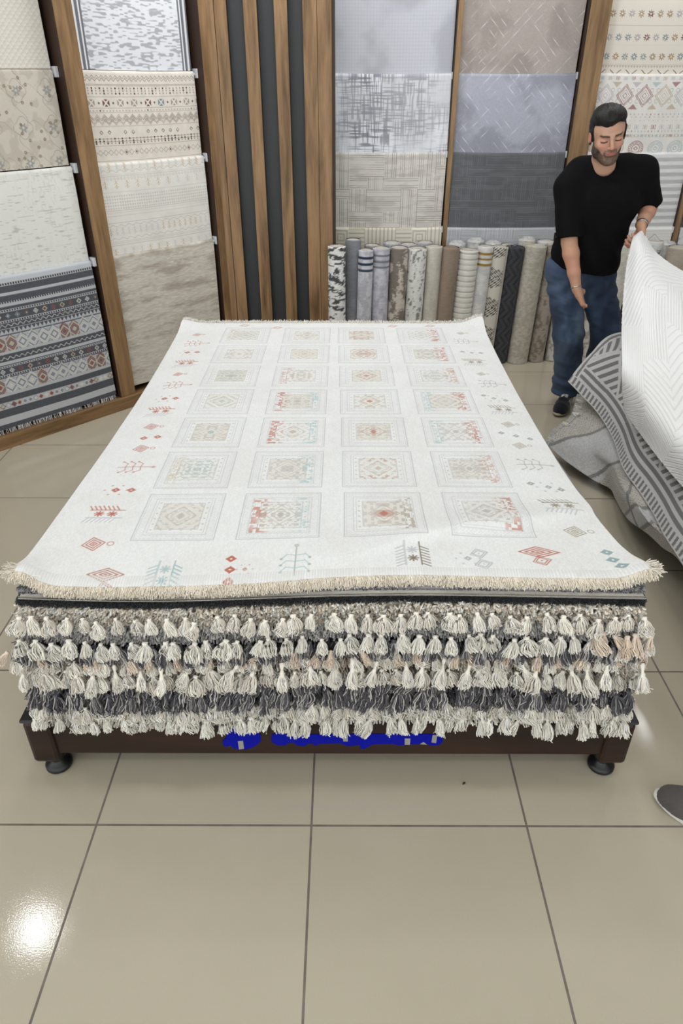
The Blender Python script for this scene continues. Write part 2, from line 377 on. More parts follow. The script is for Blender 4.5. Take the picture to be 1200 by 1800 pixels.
def p_floral(u, v):
    c = flat(u, v, (203, 197, 184)); n = fbm(u*22, v*22, 5, 3); c = mix(c, (180, 172, 158), .5*sstep(.5, .6, n))
    U = u; V = v; p = .16; fu = (U/p % 1-.5)*p; fv = (V/p % 1-.5)*p; d = np.hypot(fu, fv); an = np.arctan2(fv, fu)
    c = mix(c, (142, 142, 144), .75*fill(d-.018-.006*np.cos(an*6))*(d > .006)); c = mix(c, (150, 142, 134), .7*line(d-.045-.006*np.cos(an*4), .003))
    c = mix(c, (150, 142, 134), .7*line(fu-.03*np.sin(V*38), .003)); c = mix(c, (150, 142, 134), .5*line(fv-.03*np.sin(U*38), .003))
    q = .04; r = cell(u/q, v/q, 6); ox = (cell(u/q, v/q, 7)-.5)*.02; oy = (cell(u/q, v/q, 8)-.5)*.02
    dd = np.hypot((u/q % 1-.5)*q+ox, (v/q % 1-.5)*q+oy); c = mix(c, (122, 104, 84), .75*line(dd-.005, .005)*(r > .55)); 
    return c
def p_triangles(u, v):
    c = flat(u, v, (222, 217, 206)); m = ((u/.03+v/.03) % 1) > ((u/.03-v/.03) % 1); c = mix(c, (204, 198, 186), .6*m); return mix(c, (240, 238, 232), .6*line((u/.03+v/.03) % 1-.5, .15, .1))
def p_charkilim(u, v):
    dk = (84, 86, 92); lt = (186, 188, 192); c = flat(u, v, dk)*(.92+.16*vnoise(u*260, v*260, 3))[..., None]
    pal = np.array([(214, 210, 200), (110, 96, 96), (132, 142, 156), (190, 180, 150), (205, 205, 205), (146, 84, 78)])/255.
    def L(v0, v1, col=lt, k=1):
        nonlocal c; c = mix(c, col, k*fill(np.maximum(v0-v, v-v1)))
    def dashes(v0, h, p=.014, sd=0):
        nonlocal c; m = (np.abs(v-v0) < h)*(tri(u/p) > .4); cc = pal[(cell(u/.3, 0*u, sd)*1.2+4).astype(int)]; c = np.where(m[..., None], np.array((70, 66, 70))/255., c)
    def wave(v0, col=(206, 206, 204)):
        nonlocal c; c = mix(c, col, .9*line(v-v0-.006*np.sin(u*190), .005))
    def dia(v0, p, sz, rings, sd):
        nonlocal c
        fu = (u/p % 1-.5)*p; d = np.abs(fu)+np.abs(v-v0)*1.0; r = (cell(u/p, 0*u, sd)*5.99).astype(int)
        for q, (a, w) in enumerate(rings):
            cc = pal[(r+q*2) % 6]; m = fill(np.abs(d-a)-w)[..., None]; c = c*(1-m)+cc*m
    L(0, .022, (196, 200, 206)); L(.022, .04); dashes(.031, .005); L(.072, .088); L(.118, .128); dashes(.123, .004, sd=2); L(.128, .142)
    L(.158, .172); dashes(.165, .004, sd=3)
    dia(.192, .052, .012, ((.012, .003), (.0, .005)), 4)
    L(.212, .226); dashes(.219, .004, sd=5); wave(.24); L(.255, .285); 
    m = (np.abs(v-.27) < .011)*(tri(u/.024)*.022 > (v-.259)); c = np.where(m[..., None], np.array(dk)/255., c)
    L(.292, .302); L(.302, .376, (166, 168, 170)); dia(.339, .062, .03, ((.052, .003), (.043, .004), (.032, .004), (.021, .004), (.008, .006)), 7)
    c = np.where(((np.abs((u/.062 % 1-.5)) > .46)*(v > .302)*(v < .376))[..., None], np.array(lt)/255., c)
    L(.376, .39); wave(.412); L(.43, .446); L(.452, .462); dashes(.457, .003, sd=8)
    dia(.482, .052, .012, ((.012, .003), (.0, .005)), 9); L(.5, .512); dashes(.506, .004, sd=10); L(.518, .526)
    L(.526, .6, (166, 168, 170)); dia(.563, .062, .03, ((.052, .003), (.043, .004), (.032, .004), (.021, .004), (.008, .006)), 12)
    c = np.where(((np.abs((u/.062 % 1-.5)) > .46)*(v > .526)*(v < .6))[..., None], np.array(lt)/255., c)
    L(.6, .618); L(.652, .69); dia(.671, .032, .01, ((.015, .002), (.006, .006)), 13); L(.735, .775, (190, 192, 196))
    return c
def p_silverframe(u, v):
    c = flat(u, v, (222, 224, 229)); a = vnoise(u*38, v*150, 3); c = mix(c, (158, 160, 168), .8*sstep(.55, .72, a))
    e = np.minimum(u, .76-u); m = ((e > .015)*(e < .035)+(e > .05)*(e < .065)+(e > .075)*(e < .085)) > 0
    return np.where(m[..., None], np.array((112, 116, 124))/255., np.where((e < .085)[..., None], np.array((228, 229, 232))/255., c))
def p_mesh_silver(u, v):
    c = flat(u, v, (196, 198, 206)); m = (tri((u+v)/.008)+tri((u-v)/.008)); c = mix(c, (226, 228, 236), .5*sstep(1.0, 1.5, m)); return mix(c, (160, 162, 170), .5*sstep(.5, .7, fbm(u*4, v*4, 6)))
def p_zigline(u, v):
    c = flat(u, v, (228, 226, 222)); d = np.abs((u/.16 % 1-.5)*.16)+np.abs(v-.1)*1.0
    for a, col in ((.07, (150, 148, 146)), (.045, (180, 176, 170)), (.02, (90, 84, 82))): c = mix(c, col, .8*line(d-a, .005))
    return mix(c, (190, 188, 184), .4*line(tri(v/.02)-.1, .2, .1))

# ---------------------------------------------------------------- hanging sample rugs
def hang_rug(label, width, drop, pat, origin, ang, mat=None, res=.0033, group=None, wav=.004, seed=0, fringe=None, name='hanging_rug', lean=0.0):
    """origin = left end of the bar (world), ang = direction of the bar, rug falls down the room side (local -y)"""
    nu = int(width/res)+1; nv = int(drop/res)+1
    r = .013
    th = np.linspace(math.pi, math.pi/2*0+0, 7)[:-1]
    prof = [(.018, -.16, -.16), (.018, -.05, -.05)] + [(r*math.cos(t-math.pi)*-1*-1, r*math.sin(t), 0) for t in []]
    ys = [.016, .014]; zs = [-.14, -.02]; vs = [.05, .01]
    for a in np.linspace(0, math.pi, 7): ys.append(r*math.cos(a)); zs.append(r*math.sin(a)); vs.append(0.0)
    fv = np.linspace(0, drop, nv)[1:]
    for q in fv: ys.append(-r-lean*q); zs.append(-q); vs.append(q)
    ys, zs, vs = map(np.array, (ys, zs, vs))
    u = np.linspace(0, width, nu); Ug, Vg = np.meshgrid(u, vs)
    c = pat(Ug, np.clip(Vg, 0, None)+.004)
    X = np.broadcast_to(u, Ug.shape).copy(); Y = np.repeat(ys[:, None], nu, 1); Z = np.repeat(zs[:, None], nu, 1)
    fr = sstep(0, .12, Vg)*(np.arange(len(vs))[:, None] > 8)
    Y = Y - fr*(wav*2*(fbm(Ug*3+seed*3.1, Vg*1.2, seed+50, 2)-.5) + wav*.6)
    X = X + (Vg*.012*np.sin(seed*2.1))*fr
    Z = Z - .004*np.sin(np.pi*Ug/width)
    V = np.stack([X, Y, Z], -1).reshape(-1, 3)
    o = mesh_np(name, V, grid_faces(len(vs), nu), mat or M_CLOTH, None, c.reshape(-1, 3))
    s = o.modifiers.new('thick', 'SOLIDIFY'); s.thickness = .006; s.offset = 1
    o.location = origin; o.rotation_euler[2] = ang
    tag(o, label, 'rug', group)
    if fringe:
        n = int(width/.004); P = np.zeros((n, 3, 3)); x = rng.uniform(0, width, n)
        P[:, 0] = np.stack([x, np.full(n, -r-wav*.6), np.full(n, -drop+.002)], -1)
        P[:, 1] = P[:, 0]+np.stack([rng.normal(0, .003, n), rng.normal(-.002, .002, n), np.full(n, -.014)], -1)
        P[:, 2] = P[:, 1]+np.stack([rng.normal(0, .005, n), rng.normal(-.002, .003, n), np.full(n, -.015)], -1)
        V, F = tubes(P, .0012, 3); mesh_np('fringe', V, F, M_YARN, o, np.tile(np.array(fringe)/255., (len(V), 1)))
    return o
def wpt(t, o, z): p = WP+WD*t+WN*o; return (p[0], p[1], z)

# left rack on the diagonal wall
lr = empty('rug_rack', WP, WANG); tag(lr, 'oak wall rack with posts on the diagonal wall, left of the slatted panel', 'rug rack')
wall_box('back_board', -4.2, .90, -.24, -.20, .05, 2.95, M_DWOOD, lr, 0)
wall_box('base_rail', -4.2, .90, -.20, 0, 0, .075, M_WOODX, lr)
def post(t0, t1, o1=-.02):
    p = wall_box('post', t0, t1, -.20, o1, .075, 2.95, M_WOOD, lr)
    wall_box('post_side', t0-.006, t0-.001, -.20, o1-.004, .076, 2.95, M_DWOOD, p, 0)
post(-.028, .074); post(.845, .90); post(-.93, -.83)
tiers = [2.27, 1.815, 1.378, .897]
offs = [-.115, -.095, -.075, -.055]
for z, o_ in zip(tiers, offs):
    for a, b in ((-.83, -.03), (.074, .845)):
        rod = wall_box('hanging_bar', a, b, o_-.006, o_+.006, z-.008, z+.004, M_WHITEP, lr)
        wall_box('bar_bracket', b-.022 if a < 0 else b-.012, b+.002, o_-.02, o_+.024, z-.022, z+.026, M_WHITEP, rod)
pats_l = [('white hanging rug with faint triangle relief, topmost at the left edge', p_triangles), ('pale cream hanging rug with triangle relief above the beige oriental one', p_triangles),
          ]
B1 = [(2.27, .44, p_triangles, 'cream hanging rug with faint triangle relief, topmost at the far left', M_CLOTH),
      (1.815, .42, p_floral, 'beige hanging rug with grey oriental flower vines at the far left', M_CLOTH),
      (1.378, .47, p_streak((228, 228, 222), (176, 176, 168), 5), 'off-white hanging rug with thin grey streaks above the charcoal kilim', M_CLOTH),
      (.897, .80, p_charkilim, 'charcoal and grey striped kilim with small diamonds hanging low at the far left', M_CLOTH)]
for k, (z, dr, pt, lb, mt) in enumerate(B1):
    hang_rug(lb, .77, dr, pt, wpt(-.83, offs[k], z), WANG, mt, .0028 if k == 3 else .0032, seed=k+1, fringe=(236, 236, 236) if k == 3 else None)
B2 = [(2.27, .44, p_silverframe, 'silver grey hanging rug with dark side stripes above the beige tribal one'),
      (1.815, .43, p_tribal_beige, 'beige hanging rug with rows of dark tribal motifs and zigzags'),
      (1.378, .47, p_tribal_cream, 'cream hanging rug with faded gold tribal figures in bands'),
      (.897, .78, p_abstract((205, 200, 188), (160, 150, 136), 5, 26, .42, .72, .7, 12, .07), 'mottled beige and grey hanging rug, lowest beside the slatted panel')]
for k, (z, dr, pt, lb) in enumerate(B2):
    hang_rug(lb, .735, dr, pt, wpt(.084, offs[k], z), WANG, M_CLOTH, .0028, seed=k+11)

# slatted oak and anthracite panel
sp = empty('slatted_panel', (-.45, 4.85, 0)); tag(sp, 'tall panel of oak slats with anthracite strips between them', 'wall panel')
SY = 4.85
box('backing', -.86+.45, -.071+.45, .0, .04, 0, 2.95, M_ANTH, sp, 0)
for a, b in ((-.84, -.735), (-.732, -.663), (-.568, -.492), (-.396, -.321), (-.235, -.155), (-.153, -.071)):
    s = box('slat', a+.45, b+.45, -.045, 0, 0, 2.95, M_WOOD, sp, .002)
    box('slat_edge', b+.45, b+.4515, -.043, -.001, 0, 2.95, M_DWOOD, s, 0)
box('side_return', -.071+.45, -.055+.45, -.04, .45, 0, 2.95, M_DWOOD, sp, 0)

# rack on the back wall
RY = 5.2
rr = empty('rug_rack', (1.5, RY, 0)); tag(rr, 'oak wall rack on the back wall behind the man', 'rug rack')
def rbox(n, x0, x1, y0, y1, z0, z1, m, par=rr, bev=.003): return box(n, x0-1.5, x1-1.5, y0, y1, z0, z1, m, par, bev)
rbox('back_board', -.05, 3.6, .14, .17, 0, 2.95, M_DWOOD, bev=0)
for a, b in ((.7035, .7115), (1.483, 1.61), (2.30, 2.335), (3.1, 3.2)):
    y0 = -.045 if b-a > .02 else -.03
    a2, b2 = (a-.012, b+.012) if b-a < .01 else (a, b)
    p = rbox('post', a2, b2, y0, .14, 0, 2.95, M_WOOD)
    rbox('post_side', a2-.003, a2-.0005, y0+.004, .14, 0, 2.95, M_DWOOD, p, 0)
RT = [2.27, 1.81, 1.366, .90]; RO = [.04, .02, .0, -.02]
for a, b in ((-.05, .69), (.725, 1.483), (1.61, 2.30), (2.335, 3.1)):
    for z, oy in zip(RT, RO): 
        rbar = rbox('hanging_bar', a, b, oy-.006, oy+.006, z-.008, z+.004, M_WHITEP)
        rbox('bar_bracket', b-.01, b, oy-.02, oy+.02, z-.02, z+.02, M_WHITEP, rbar)
RS = {0: [(p_mesh_silver, 'silver metallic hanging rug with fine mesh weave, topmost beside the slatted panel'),
          (p_crosshatch((238, 240, 246), (122, 124, 134), 2, .8), 'white and grey crosshatched hanging rug beside the slatted panel'),
          (p_basket((222, 217, 210), (132, 124, 116), 4, .07, .9), 'warm beige hanging rug with basket-weave line blocks'),
          (p_key((228, 222, 208), (178, 170, 150)), 'cream hanging rug with maze relief just above the standing rolls')],
      1: [(p_diag((176, 166, 160), (226, 222, 218), (150, 140, 134), 3), 'taupe hanging rug with silvery diagonal lines, above the lavender one'),
          (p_diag((176, 178, 192), (226, 228, 236), (136, 138, 150), 9), 'lavender grey marbled hanging rug with silver diagonal scratches'),
          (p_basket((98, 100, 103), (142, 144, 148), 14, .07, .55), 'dark charcoal hanging rug with faint line blocks beside the man'),
          (p_basket((176, 178, 182), (222, 224, 228), 24, .06, .8), 'mid grey hanging rug with dashed line blocks below the charcoal one')],
      2: [(p_kilim_top, 'cream kilim hanging topmost behind the man with a row of coloured stars'),
          (p_kilim(2), 'white kilim hanging behind the man with diamond medallions and hooks'),
          (p_ribs((232, 232, 232), (190, 190, 190)), 'pale grey hanging rug with broad horizontal ribs behind the man'),
          (p_zigline, 'cream hanging rug with grey chevron lines behind the held white rug')],
      3: [(p_crosshatch((200, 200, 200), (90, 92, 96), 33), 'grey crosshatched hanging rug, topmost at the right edge'),
          (p_crosshatch((120, 124, 128), (60, 62, 66), 31), 'dark grey crosshatched hanging rug, second from top at the right edge'),
          (p_crosshatch((96, 100, 106), (52, 54, 58), 32), 'dark slate hanging rug at the right edge beyond the narrow post'),
          (p_streak((222, 222, 222), (140, 140, 140), 35), 'white hanging rug with grey strokes low at the right edge')]}
RX = {0: (-.076, .76), 1: (.722, .752), 2: (1.615, .68), 3: (2.345, .7)}
for b in range(4):
    for k in range(4):
        pt, lb = RS[b][k]; x0, wd = RX[b]
        if b == 0 and k == 0: pass
        hang_rug(lb, wd, (.46, .455, .475, .5)[k], pt, (x0, RY+RO[k], RT[k]), 0, M_SILK if (b < 2 and k < 2) else M_CLOTH, .0033 if b < 3 else .006, seed=b*5+k+21)

# ---------------------------------------------------------------- standing rolls
def r_distress(a, b, sx=14, sy=20, lo=.5, hi=.56, seed=0, k=.9):
    def f(u, v):
        n = fbm(u*sx, v*sy, seed, 5)+.2*(vnoise(u*80, v*260, seed+1)-.5); c = flat(u, v, a); return mix(c, b, k*sstep(lo, hi, n))*(.96+.08*vnoise(u*60, v*300, seed+2))[..., None]
    return f
def r_stripes(a, b, vs, w, col, seed=0):
    base = p_abstract(a, b, 30, 20, .45, .6, .7, seed)
    def f(u, v):
        c = base(u, v)
        for q in vs: c = mix(c, col, .95*fill(np.abs(v-q)-w))
        return c
    return f
def r_geo(u, v):
    c = flat(u, v, (216, 210, 198)); uu = u % .16; q = .2; dv = np.abs(v % q-q/2)
    m = (tri((dv-uu*.85)/.019) > .55)*(dv > uu*.30+.006)*(uu > .03); c = mix(c, (48, 48, 52), .92*m)
    return mix(c, (165, 158, 148), .6*((uu < .03)*(tri(uu/.012) > .6)))
def r_dark(u, v):
    c = flat(u, v, (72, 73, 77)); z = tri((v)/.12)*.05; return mix(c, (46, 47, 50), .8*line(tri((u+z)/.045)-.2, .3, .1))
def r_white_print(u, v):
    c = flat(u, v, (226, 223, 216)); n = fbm(u*40, v*40, 77, 3); c = mix(c, (168, 160, 150), .7*sstep(.52, .6, n)); return c
def r_ring(u, v):
    c = flat(u, v, (226, 223, 214)); return mix(c, (172, 168, 158), .7*sstep(.8, .95, tri(v/.036+.5))*(v < .6))
ROLLG = {}
def roll(label, x, y, w, h, pat, lean_x=0., lean_y=.0, seed=0, hfun=None, topc=(200, 194, 182), mat=None, wrap=False, group=None, fine=True):
    R = w/2; nt_ = 44; nz = 150 if fine else 50
    a = np.linspace(0, 2*np.pi, nt_, endpoint=False)+.3
    z = np.concatenate([np.linspace(0, h-.012, nz), [h-.006, h-.002, h]])
    ins = np.zeros(len(z)); ins[-2:] = (.0015, .004)
    A, Z = np.meshgrid(a, z); U = A*R; Vd = h-Z
    c = pat(U, Vd)
    hh = hfun(U, Vd) if hfun else 0
    lump = .0022*(vnoise(A*2/np.pi*2, Z*3, seed)-.5)
    rr_ = R-ins[:, None]+lump+hh
    V = np.stack([rr_*np.cos(A), rr_*np.sin(A), Z], -1).reshape(-1, 3)
    F1 = grid_faces(len(z), nt_, True)
    C1 = c.reshape(-1, 3)
    # rolled end: spiral sheet seen from above
    turns = max(3, int(R/.011)); ns = turns*30; s = np.linspace(0, 1, ns); ra = .010+s*(R-.016); an = s*turns*2*np.pi
    th = (R-.016)/turns*.72
    ro = ra; ri = np.maximum(ra-th, .002)
    zt = h-.002+.004*(vnoise(s*9, s*0+seed, seed+3)-.5)
    ring = []
    for rad, zz in ((ro, zt-.035), (ro, zt-.002), (ro-.0012, zt), (ri+.0012, zt), (ri, zt-.002), (ri, zt-.035)):
        ring.append(np.stack([rad*np.cos(an), rad*np.sin(an), zz], -1))
    V2 = np.stack(ring, 0).reshape(-1, 3); F2 = grid_faces(6, ns)+len(V)
    C2 = np.tile(np.array(topc)/255., (len(V2), 1))
    # floor of the end, slightly recessed
    V3 = np.array([[0, 0, h-.03]]+[[ (R-.003)*math.cos(q), (R-.003)*math.sin(q), h-.025] for q in np.linspace(0, 2*np.pi, 24, endpoint=False)])
    o3 = len(V)+len(V2); F3 = np.array([[o3, o3+1+k, o3+1+(k+1) % 24] for k in range(24)]); C3 = np.tile(np.array((96, 90, 82))/255., (len(V3), 1))
    o = mesh_np('rug_roll', np.concatenate([V, V2, V3]), [np.concatenate([F1, F2]), F3], mat or M_CLOTH, None, np.concatenate([C1, C2, C3]))
    o.location = (x, y, .002); o.rotation_euler = (-lean_y, lean_x, rng.uniform(-.2, .2))
    tag(o, label, 'rolled rug', group)
    if wrap:
        n1, n2 = 20, 24; th_ = np.linspace(0, np.pi/2, n1); ph = np.linspace(0, 2*np.pi, n2, endpoint=False); T, P = np.meshgrid(th_, ph, indexing='ij')
        rr2 = (R+.004)*(1+.10*(vnoise(P*3, T*6, seed+5)-.5)*np.cos(T)); hz = .020+.006*np.cos(3*P)
        V = np.stack([rr2*np.cos(T)*np.cos(P), rr2*np.cos(T)*np.sin(P), h-.012+hz*np.sin(T)+.008*(vnoise(P*5, T*9, seed)-.5)], -1).reshape(-1, 3)
        mesh_np('plastic_wrap', V, grid_faces(n1, n2, True), M_WRAP, o)
    return o
M_WRAP, _b = base_mat('clear_wrap', .25, .6); _b.inputs['Base Color'].default_value = (.8, .8, .8, 1); _b.inputs['Alpha'].default_value = .55
ridge = lambda p, a: (lambda u, v: a*(sstep(0, .3, tri(v/p))-1)*(v < .6))
zig = lambda u, v: -.003*line(tri((u+tri(v/.12)*.05)/.045)-.2, .3, .1)
tx = lambda u, v: .0015*(fbm(u*60, v*60, 5, 2)-.5)
rolls = [
 (-.045, 4.715, .114, .875, r_distress((232, 232, 230), (62, 62, 64), 26, 60, .5, .56, 1), 'white rolled rug with black distressed marks, first beside the slatted panel', {}),
 (.062, 4.80, .105, .90, r_distress((134, 136, 142), (110, 112, 118), 10, 10, .4, .7, 2, .5), 'plain mid grey rolled rug, second from the slatted panel', {}),
 (.145, 4.75, .098, .845, r_stripes((206, 206, 212), (170, 170, 178), (.045, .085, .125), .007, (34, 50, 72), 3), 'light grey rolled rug with three navy bands near its top', {}),
 (.247, 4.79, .113, .85, r_stripes((202, 201, 210), (168, 167, 178), (.045, .08, .115), .006, (118, 119, 130), 4), 'lilac grey rolled rug with three darker grey bands near its top', {}),
 (.367, 4.83, .122, .845, r_distress((206, 198, 186), (118, 110, 102), 26, 16, .44, .52, 5), 'brown and cream patchy distressed rolled rug', {}),
 (.492, 4.86, .124, .835, r_distress((226, 226, 222), (128, 126, 120), 80, 40, .62, .68, 6), 'white rolled rug with small grey flecks', {}),
 (.608, 4.90, .110, .84, r_distress((208, 202, 190), (184, 178, 166), 20, 8, .4, .7, 7, .6), 'plain light beige rolled rug left of the brown one', {}),
 (.722, 4.90, .112, .833, r_distress((148, 132, 116), (116, 100, 86), 12, 5, .4, .7, 8, .7), 'solid brown plush rolled rug', dict(topc=(150, 130, 110))),
 (.845, 4.93, .138, .81, r_ring, 'cream rolled rug with raised horizontal rings', dict(hfun=ridge(.036, .005))),
 (.965, 4.97, .108, .828, r_stripes((224, 223, 220), (204, 204, 204), (.045, .08, .115), .0075, (158, 124, 50), 10), 'white rolled rug with three gold bands near its top', {}),
 (1.066, 4.99, .118, .82, r_geo, 'cream rolled rug with black fan-shaped line pattern', {}),
 (1.175, 5.02, .132, .815, r_dark, 'charcoal rolled rug with zigzag relief', dict(hfun=zig, topc=(62, 62, 66))),
 (1.318, 5.02, .150, .825, r_distress((202, 196, 182), (176, 170, 156), 60, 60, .48, .56, 13, .7), 'thick beige rolled rug with carved texture, right of the charcoal zigzag one', dict(hfun=tx)),
 (1.452, 5.04, .115, .83, r_distress((178, 168, 156), (138, 128, 116), 50, 30, .5, .6, 14), 'taupe patterned rolled rug beside the man', {}),
 (1.565, 5.06, .108, .82, r_white_print, 'white rolled rug with faint grey print, partly hidden behind the man\'s legs', {}),
 (1.68, 5.06, .11, .82, r_distress((214, 208, 186), (120, 116, 96), 50, 50, .55, .6, 16), 'cream rolled rug with olive print seen between the man\'s legs', {}),
 (1.80, 5.06, .12, .815, r_white_print, 'white printed rolled rug standing behind the man\'s jeans', {}),
 (1.93, 5.04, .125, .82, r_distress((226, 222, 212), (200, 196, 186), 9, 9, .4, .7, 18), 'cream rolled rug standing behind the man\'s left hand', {}),
 (2.115, 5.02, .125, .80, r_distress((228, 226, 222), (110, 112, 108), 22, 22, .62, .66, 19), 'white rolled rug with dark leaf marks behind the held rug', dict(wrap=True)),
 (2.30, 5.0, .16, .815, r_distress((186, 176, 160), (166, 156, 140), 9, 9, .4, .7, 20, .5), 'thick sand-beige rolled rug at the right edge of the photo', {}),
]
LEAN = {0: .0, 1: .01, 2: .015, 3: .01, 4: .02, 5: .02, 6: .015, 7: .03, 8: .03, 9: .035, 10: .035, 11: .035, 12: .03, 13: .02}
for k, (x, y, w_, h_, pt, lb, kw) in enumerate(rolls):
    l = LEAN.get(k, 0); roll(lb, x-l*h_, y, w_, h_, pt, lean_x=l, seed=k, **kw)
back = [(654, 428, (150, 152, 156), 'grey rolled rug in the back row behind the navy banded one'), (688, 423, (196, 198, 202), 'silver rolled rug in the back row behind the lilac grey one'),
        (717, 426, (186, 187, 192), 'pale grey rolled rug in the back row behind the brown patchy one'), (747, 423, (190, 192, 197), 'silver grey rolled rug in the back row behind the flecked white one'),
        (803, 424, (214, 214, 214), 'plastic-wrapped white rolled rug in the back row behind the brown one'), (836, 419, (222, 222, 220), 'plastic-wrapped printed rolled rug in the back row behind the ringed one'),
        (866, 424, (226, 226, 222), 'plastic-wrapped white rolled rug in the back row behind the gold banded one'), (893, 427, (220, 220, 224), 'silvery rolled rug in the back row behind the fan-patterned one'),
        (926, 417, (214, 208, 196), 'cream rolled rug with a tied top in the back row behind the charcoal one'), (958, 420, (214, 214, 214), 'white rolled rug in the back row behind the thick carved one'),
        (1152, 421, (224, 224, 222), 'white rolled rug in the back row just behind the man\'s left wrist'), (1172, 424, (216, 216, 212), 'wrapped white rolled rug in the back row near the narrow right post')]
for k, (px, py, cc, lb) in enumerate(back):
    Y = min(5.10, 4.93+k*.03)+(.03 if px > 1000 else 0); P = aty(px, py+6, Y)
    roll(lb, P[0], Y, .11, P[2]+.012, r_distress(cc, tuple(q*.8 for q in cc), 20, 20, .5, .6, 40+k, .6), seed=40+k, wrap=k in (4, 5, 6, 8, 11), fine=False)
# ---------------------------------------------------------------- low display platform
def platform(x0, x1, y0, y1, label, stickers=False):
    r = empty('display_platform', ((x0+x1)/2, (y0+y1)/2, 0)); tag(r, label, 'platform')
    cx, cy = (x0+x1)/2, (y0+y1)/2
    def b(n, a, b_, c, d, z0, z1, m, bev=.003, par=r): return box(n, a-cx, b_-cx, c-cy, d-cy, z0, z1, m, par, bev)
    b('side_board', x0+.02, x1-.02, y0, y0+.02, .088, .222, M_BED); b('side_board', x0+.02, x1-.02, y1-.02, y1, .088, .222, M_BED)
    b('side_board', x0, x0+.02, y0+.02, y1-.02, .088, .222, M_BED); b('side_board', x1-.02, x1, y0+.02, y1-.02, .088, .222, M_BED)
    b('deck', x0+.02, x1-.02, y0+.02, y1-.02, .19, .215, M_BED)
    for sx in (0, 1):
        for sy in (0, 1):
            px = x0+.03 if sx == 0 else x1-.03; py = y0+.03 if sy == 0 else y1-.03
            lg = b('corner_post', px-.04, px+.04, py-.04, py+.04, .057, .226, M_BED, .012)
            cp = b('corner_cap', px-.043, px+.043, py-.043, py+.043, .226, .236, M_BLACKP, .008)
            f = lathe('foot', [(.0001, .001), (.033, .001), (.039, .006), (.039, .016), (.033, .022), (.02, .03), (.018, .04), (.026, .046), (.026, .057), (.0001, .058)], M_BLACKP, r, 28, (px-cx+(.01 if sx == 0 else -.01), py-cy, 0))
    return r
PX0, PX1, PY0, PY1 = -.90, .82, 1.365, 3.66
plat = platform(PX0, PX1, PY0, PY1, 'low dark wenge platform with black feet and blue sticker remains under the rug pile')
# torn blue sticker remains and bits of foil tape on the front board
M_BLUE = plain_mat('blue_sticker_vinyl', (2, 12, 150), .65, .15, var=.03); M_FOIL = plain_mat('foil_tape', (170, 168, 160), .3, .6, .4)
def decal(name, pts, th, mat, parent, yoff=0):
    P = [aty(px, py, PY0) for px, py in pts]; n = len(P)
    cx, cy = (PX0+PX1)/2, (PY0+PY1)/2
    V = [(p[0]-cx, PY0-cy-yoff-th, p[2]) for p in P]+[(p[0]-cx, PY0-cy-yoff, p[2]) for p in P]
    me = bpy.data.meshes.new(name); me.from_pydata(V, [], [list(range(n))]+[[i, i+n, (i+1) % n+n, (i+1) % n] for i in range(n)]+[list(range(2*n-1, n-1, -1))]); me.materials.append(mat)
    o = bpy.data.objects.new(name, me); COL.objects.link(o); o.parent = parent; return o
el = [(428+31*math.cos(a)+(0 if math.sin(a) < .3 else -3*math.sin(a)), 1297+20*math.sin(a)) for a in np.linspace(0, 2*np.pi, 28, endpoint=False)]
el = [(x, y) for x, y in el if not (x < 410 and y > 1306)]+[]
s1 = decal('blue_sticker', el, .0015, M_BLUE, plat); s1['label'] = 'round torn blue sticker left of centre'
decal('blue_sticker', [(391, 1302), (396, 1297), (404, 1299), (408, 1308), (398, 1312), (393, 1310)], .0015, M_BLUE, plat, .0006)
bar = [(476, 1297), (478, 1291), (484, 1288), (495, 1287), (504, 1290), (600, 1290), (700, 1289), (760, 1290), (776, 1291), (778, 1299), (775, 1307), (766, 1310), (755, 1310), (752, 1307), (720, 1308), (700, 1310), (690, 1307), (655, 1308), (640, 1316), (634, 1316), (632, 1309), (610, 1311), (598, 1306), (560, 1307), (554, 1311), (549, 1306), (541, 1307), (535, 1311), (522, 1310), (516, 1305), (508, 1305), (500, 1310), (486, 1309), (478, 1304)]
s2 = decal('blue_sticker', bar, .0015, M_BLUE, plat); s2['label'] = 'long torn blue strip sticker'
for pts, par in (([(418, 1302), (427, 1301), (429, 1315), (420, 1316)], s1), ([(603, 1290), (611, 1289), (611, 1302), (603, 1302)], s2), ([(711, 1297), (721, 1297), (720, 1308), (711, 1308)], s2), ([(760, 1291), (768, 1291), (766, 1305), (758, 1304)], s2),
            ([(523, 1289), (531, 1289), (525, 1295)], s2), ([(738, 1307), (744, 1303), (750, 1308)], s2)):
    f = decal('foil_tape', pts, .0012, M_FOIL, plat, .0015)
    f.parent = par

# ---------------------------------------------------------------- the rug pile
YF = 1.36
def zf(py): return float(aty(600, py, YF)[2])
def xl(py): return float(aty(np.interp(py, [1030, 1060, 1100, 1150, 1200, 1260, 1290], [28, 30, 30, 38, 55, 66, 72]), py, YF)[0])
def xr(py): return float(aty(np.interp(py, [1030, 1060, 1100, 1150, 1200, 1260, 1290], [1140, 1135, 1128, 1118, 1106, 1098, 1096]), py, YF)[0])
def bow(x): return -.012*np.exp(-((x+.45)/.35)**2)+.006*np.sin(x*4+1)

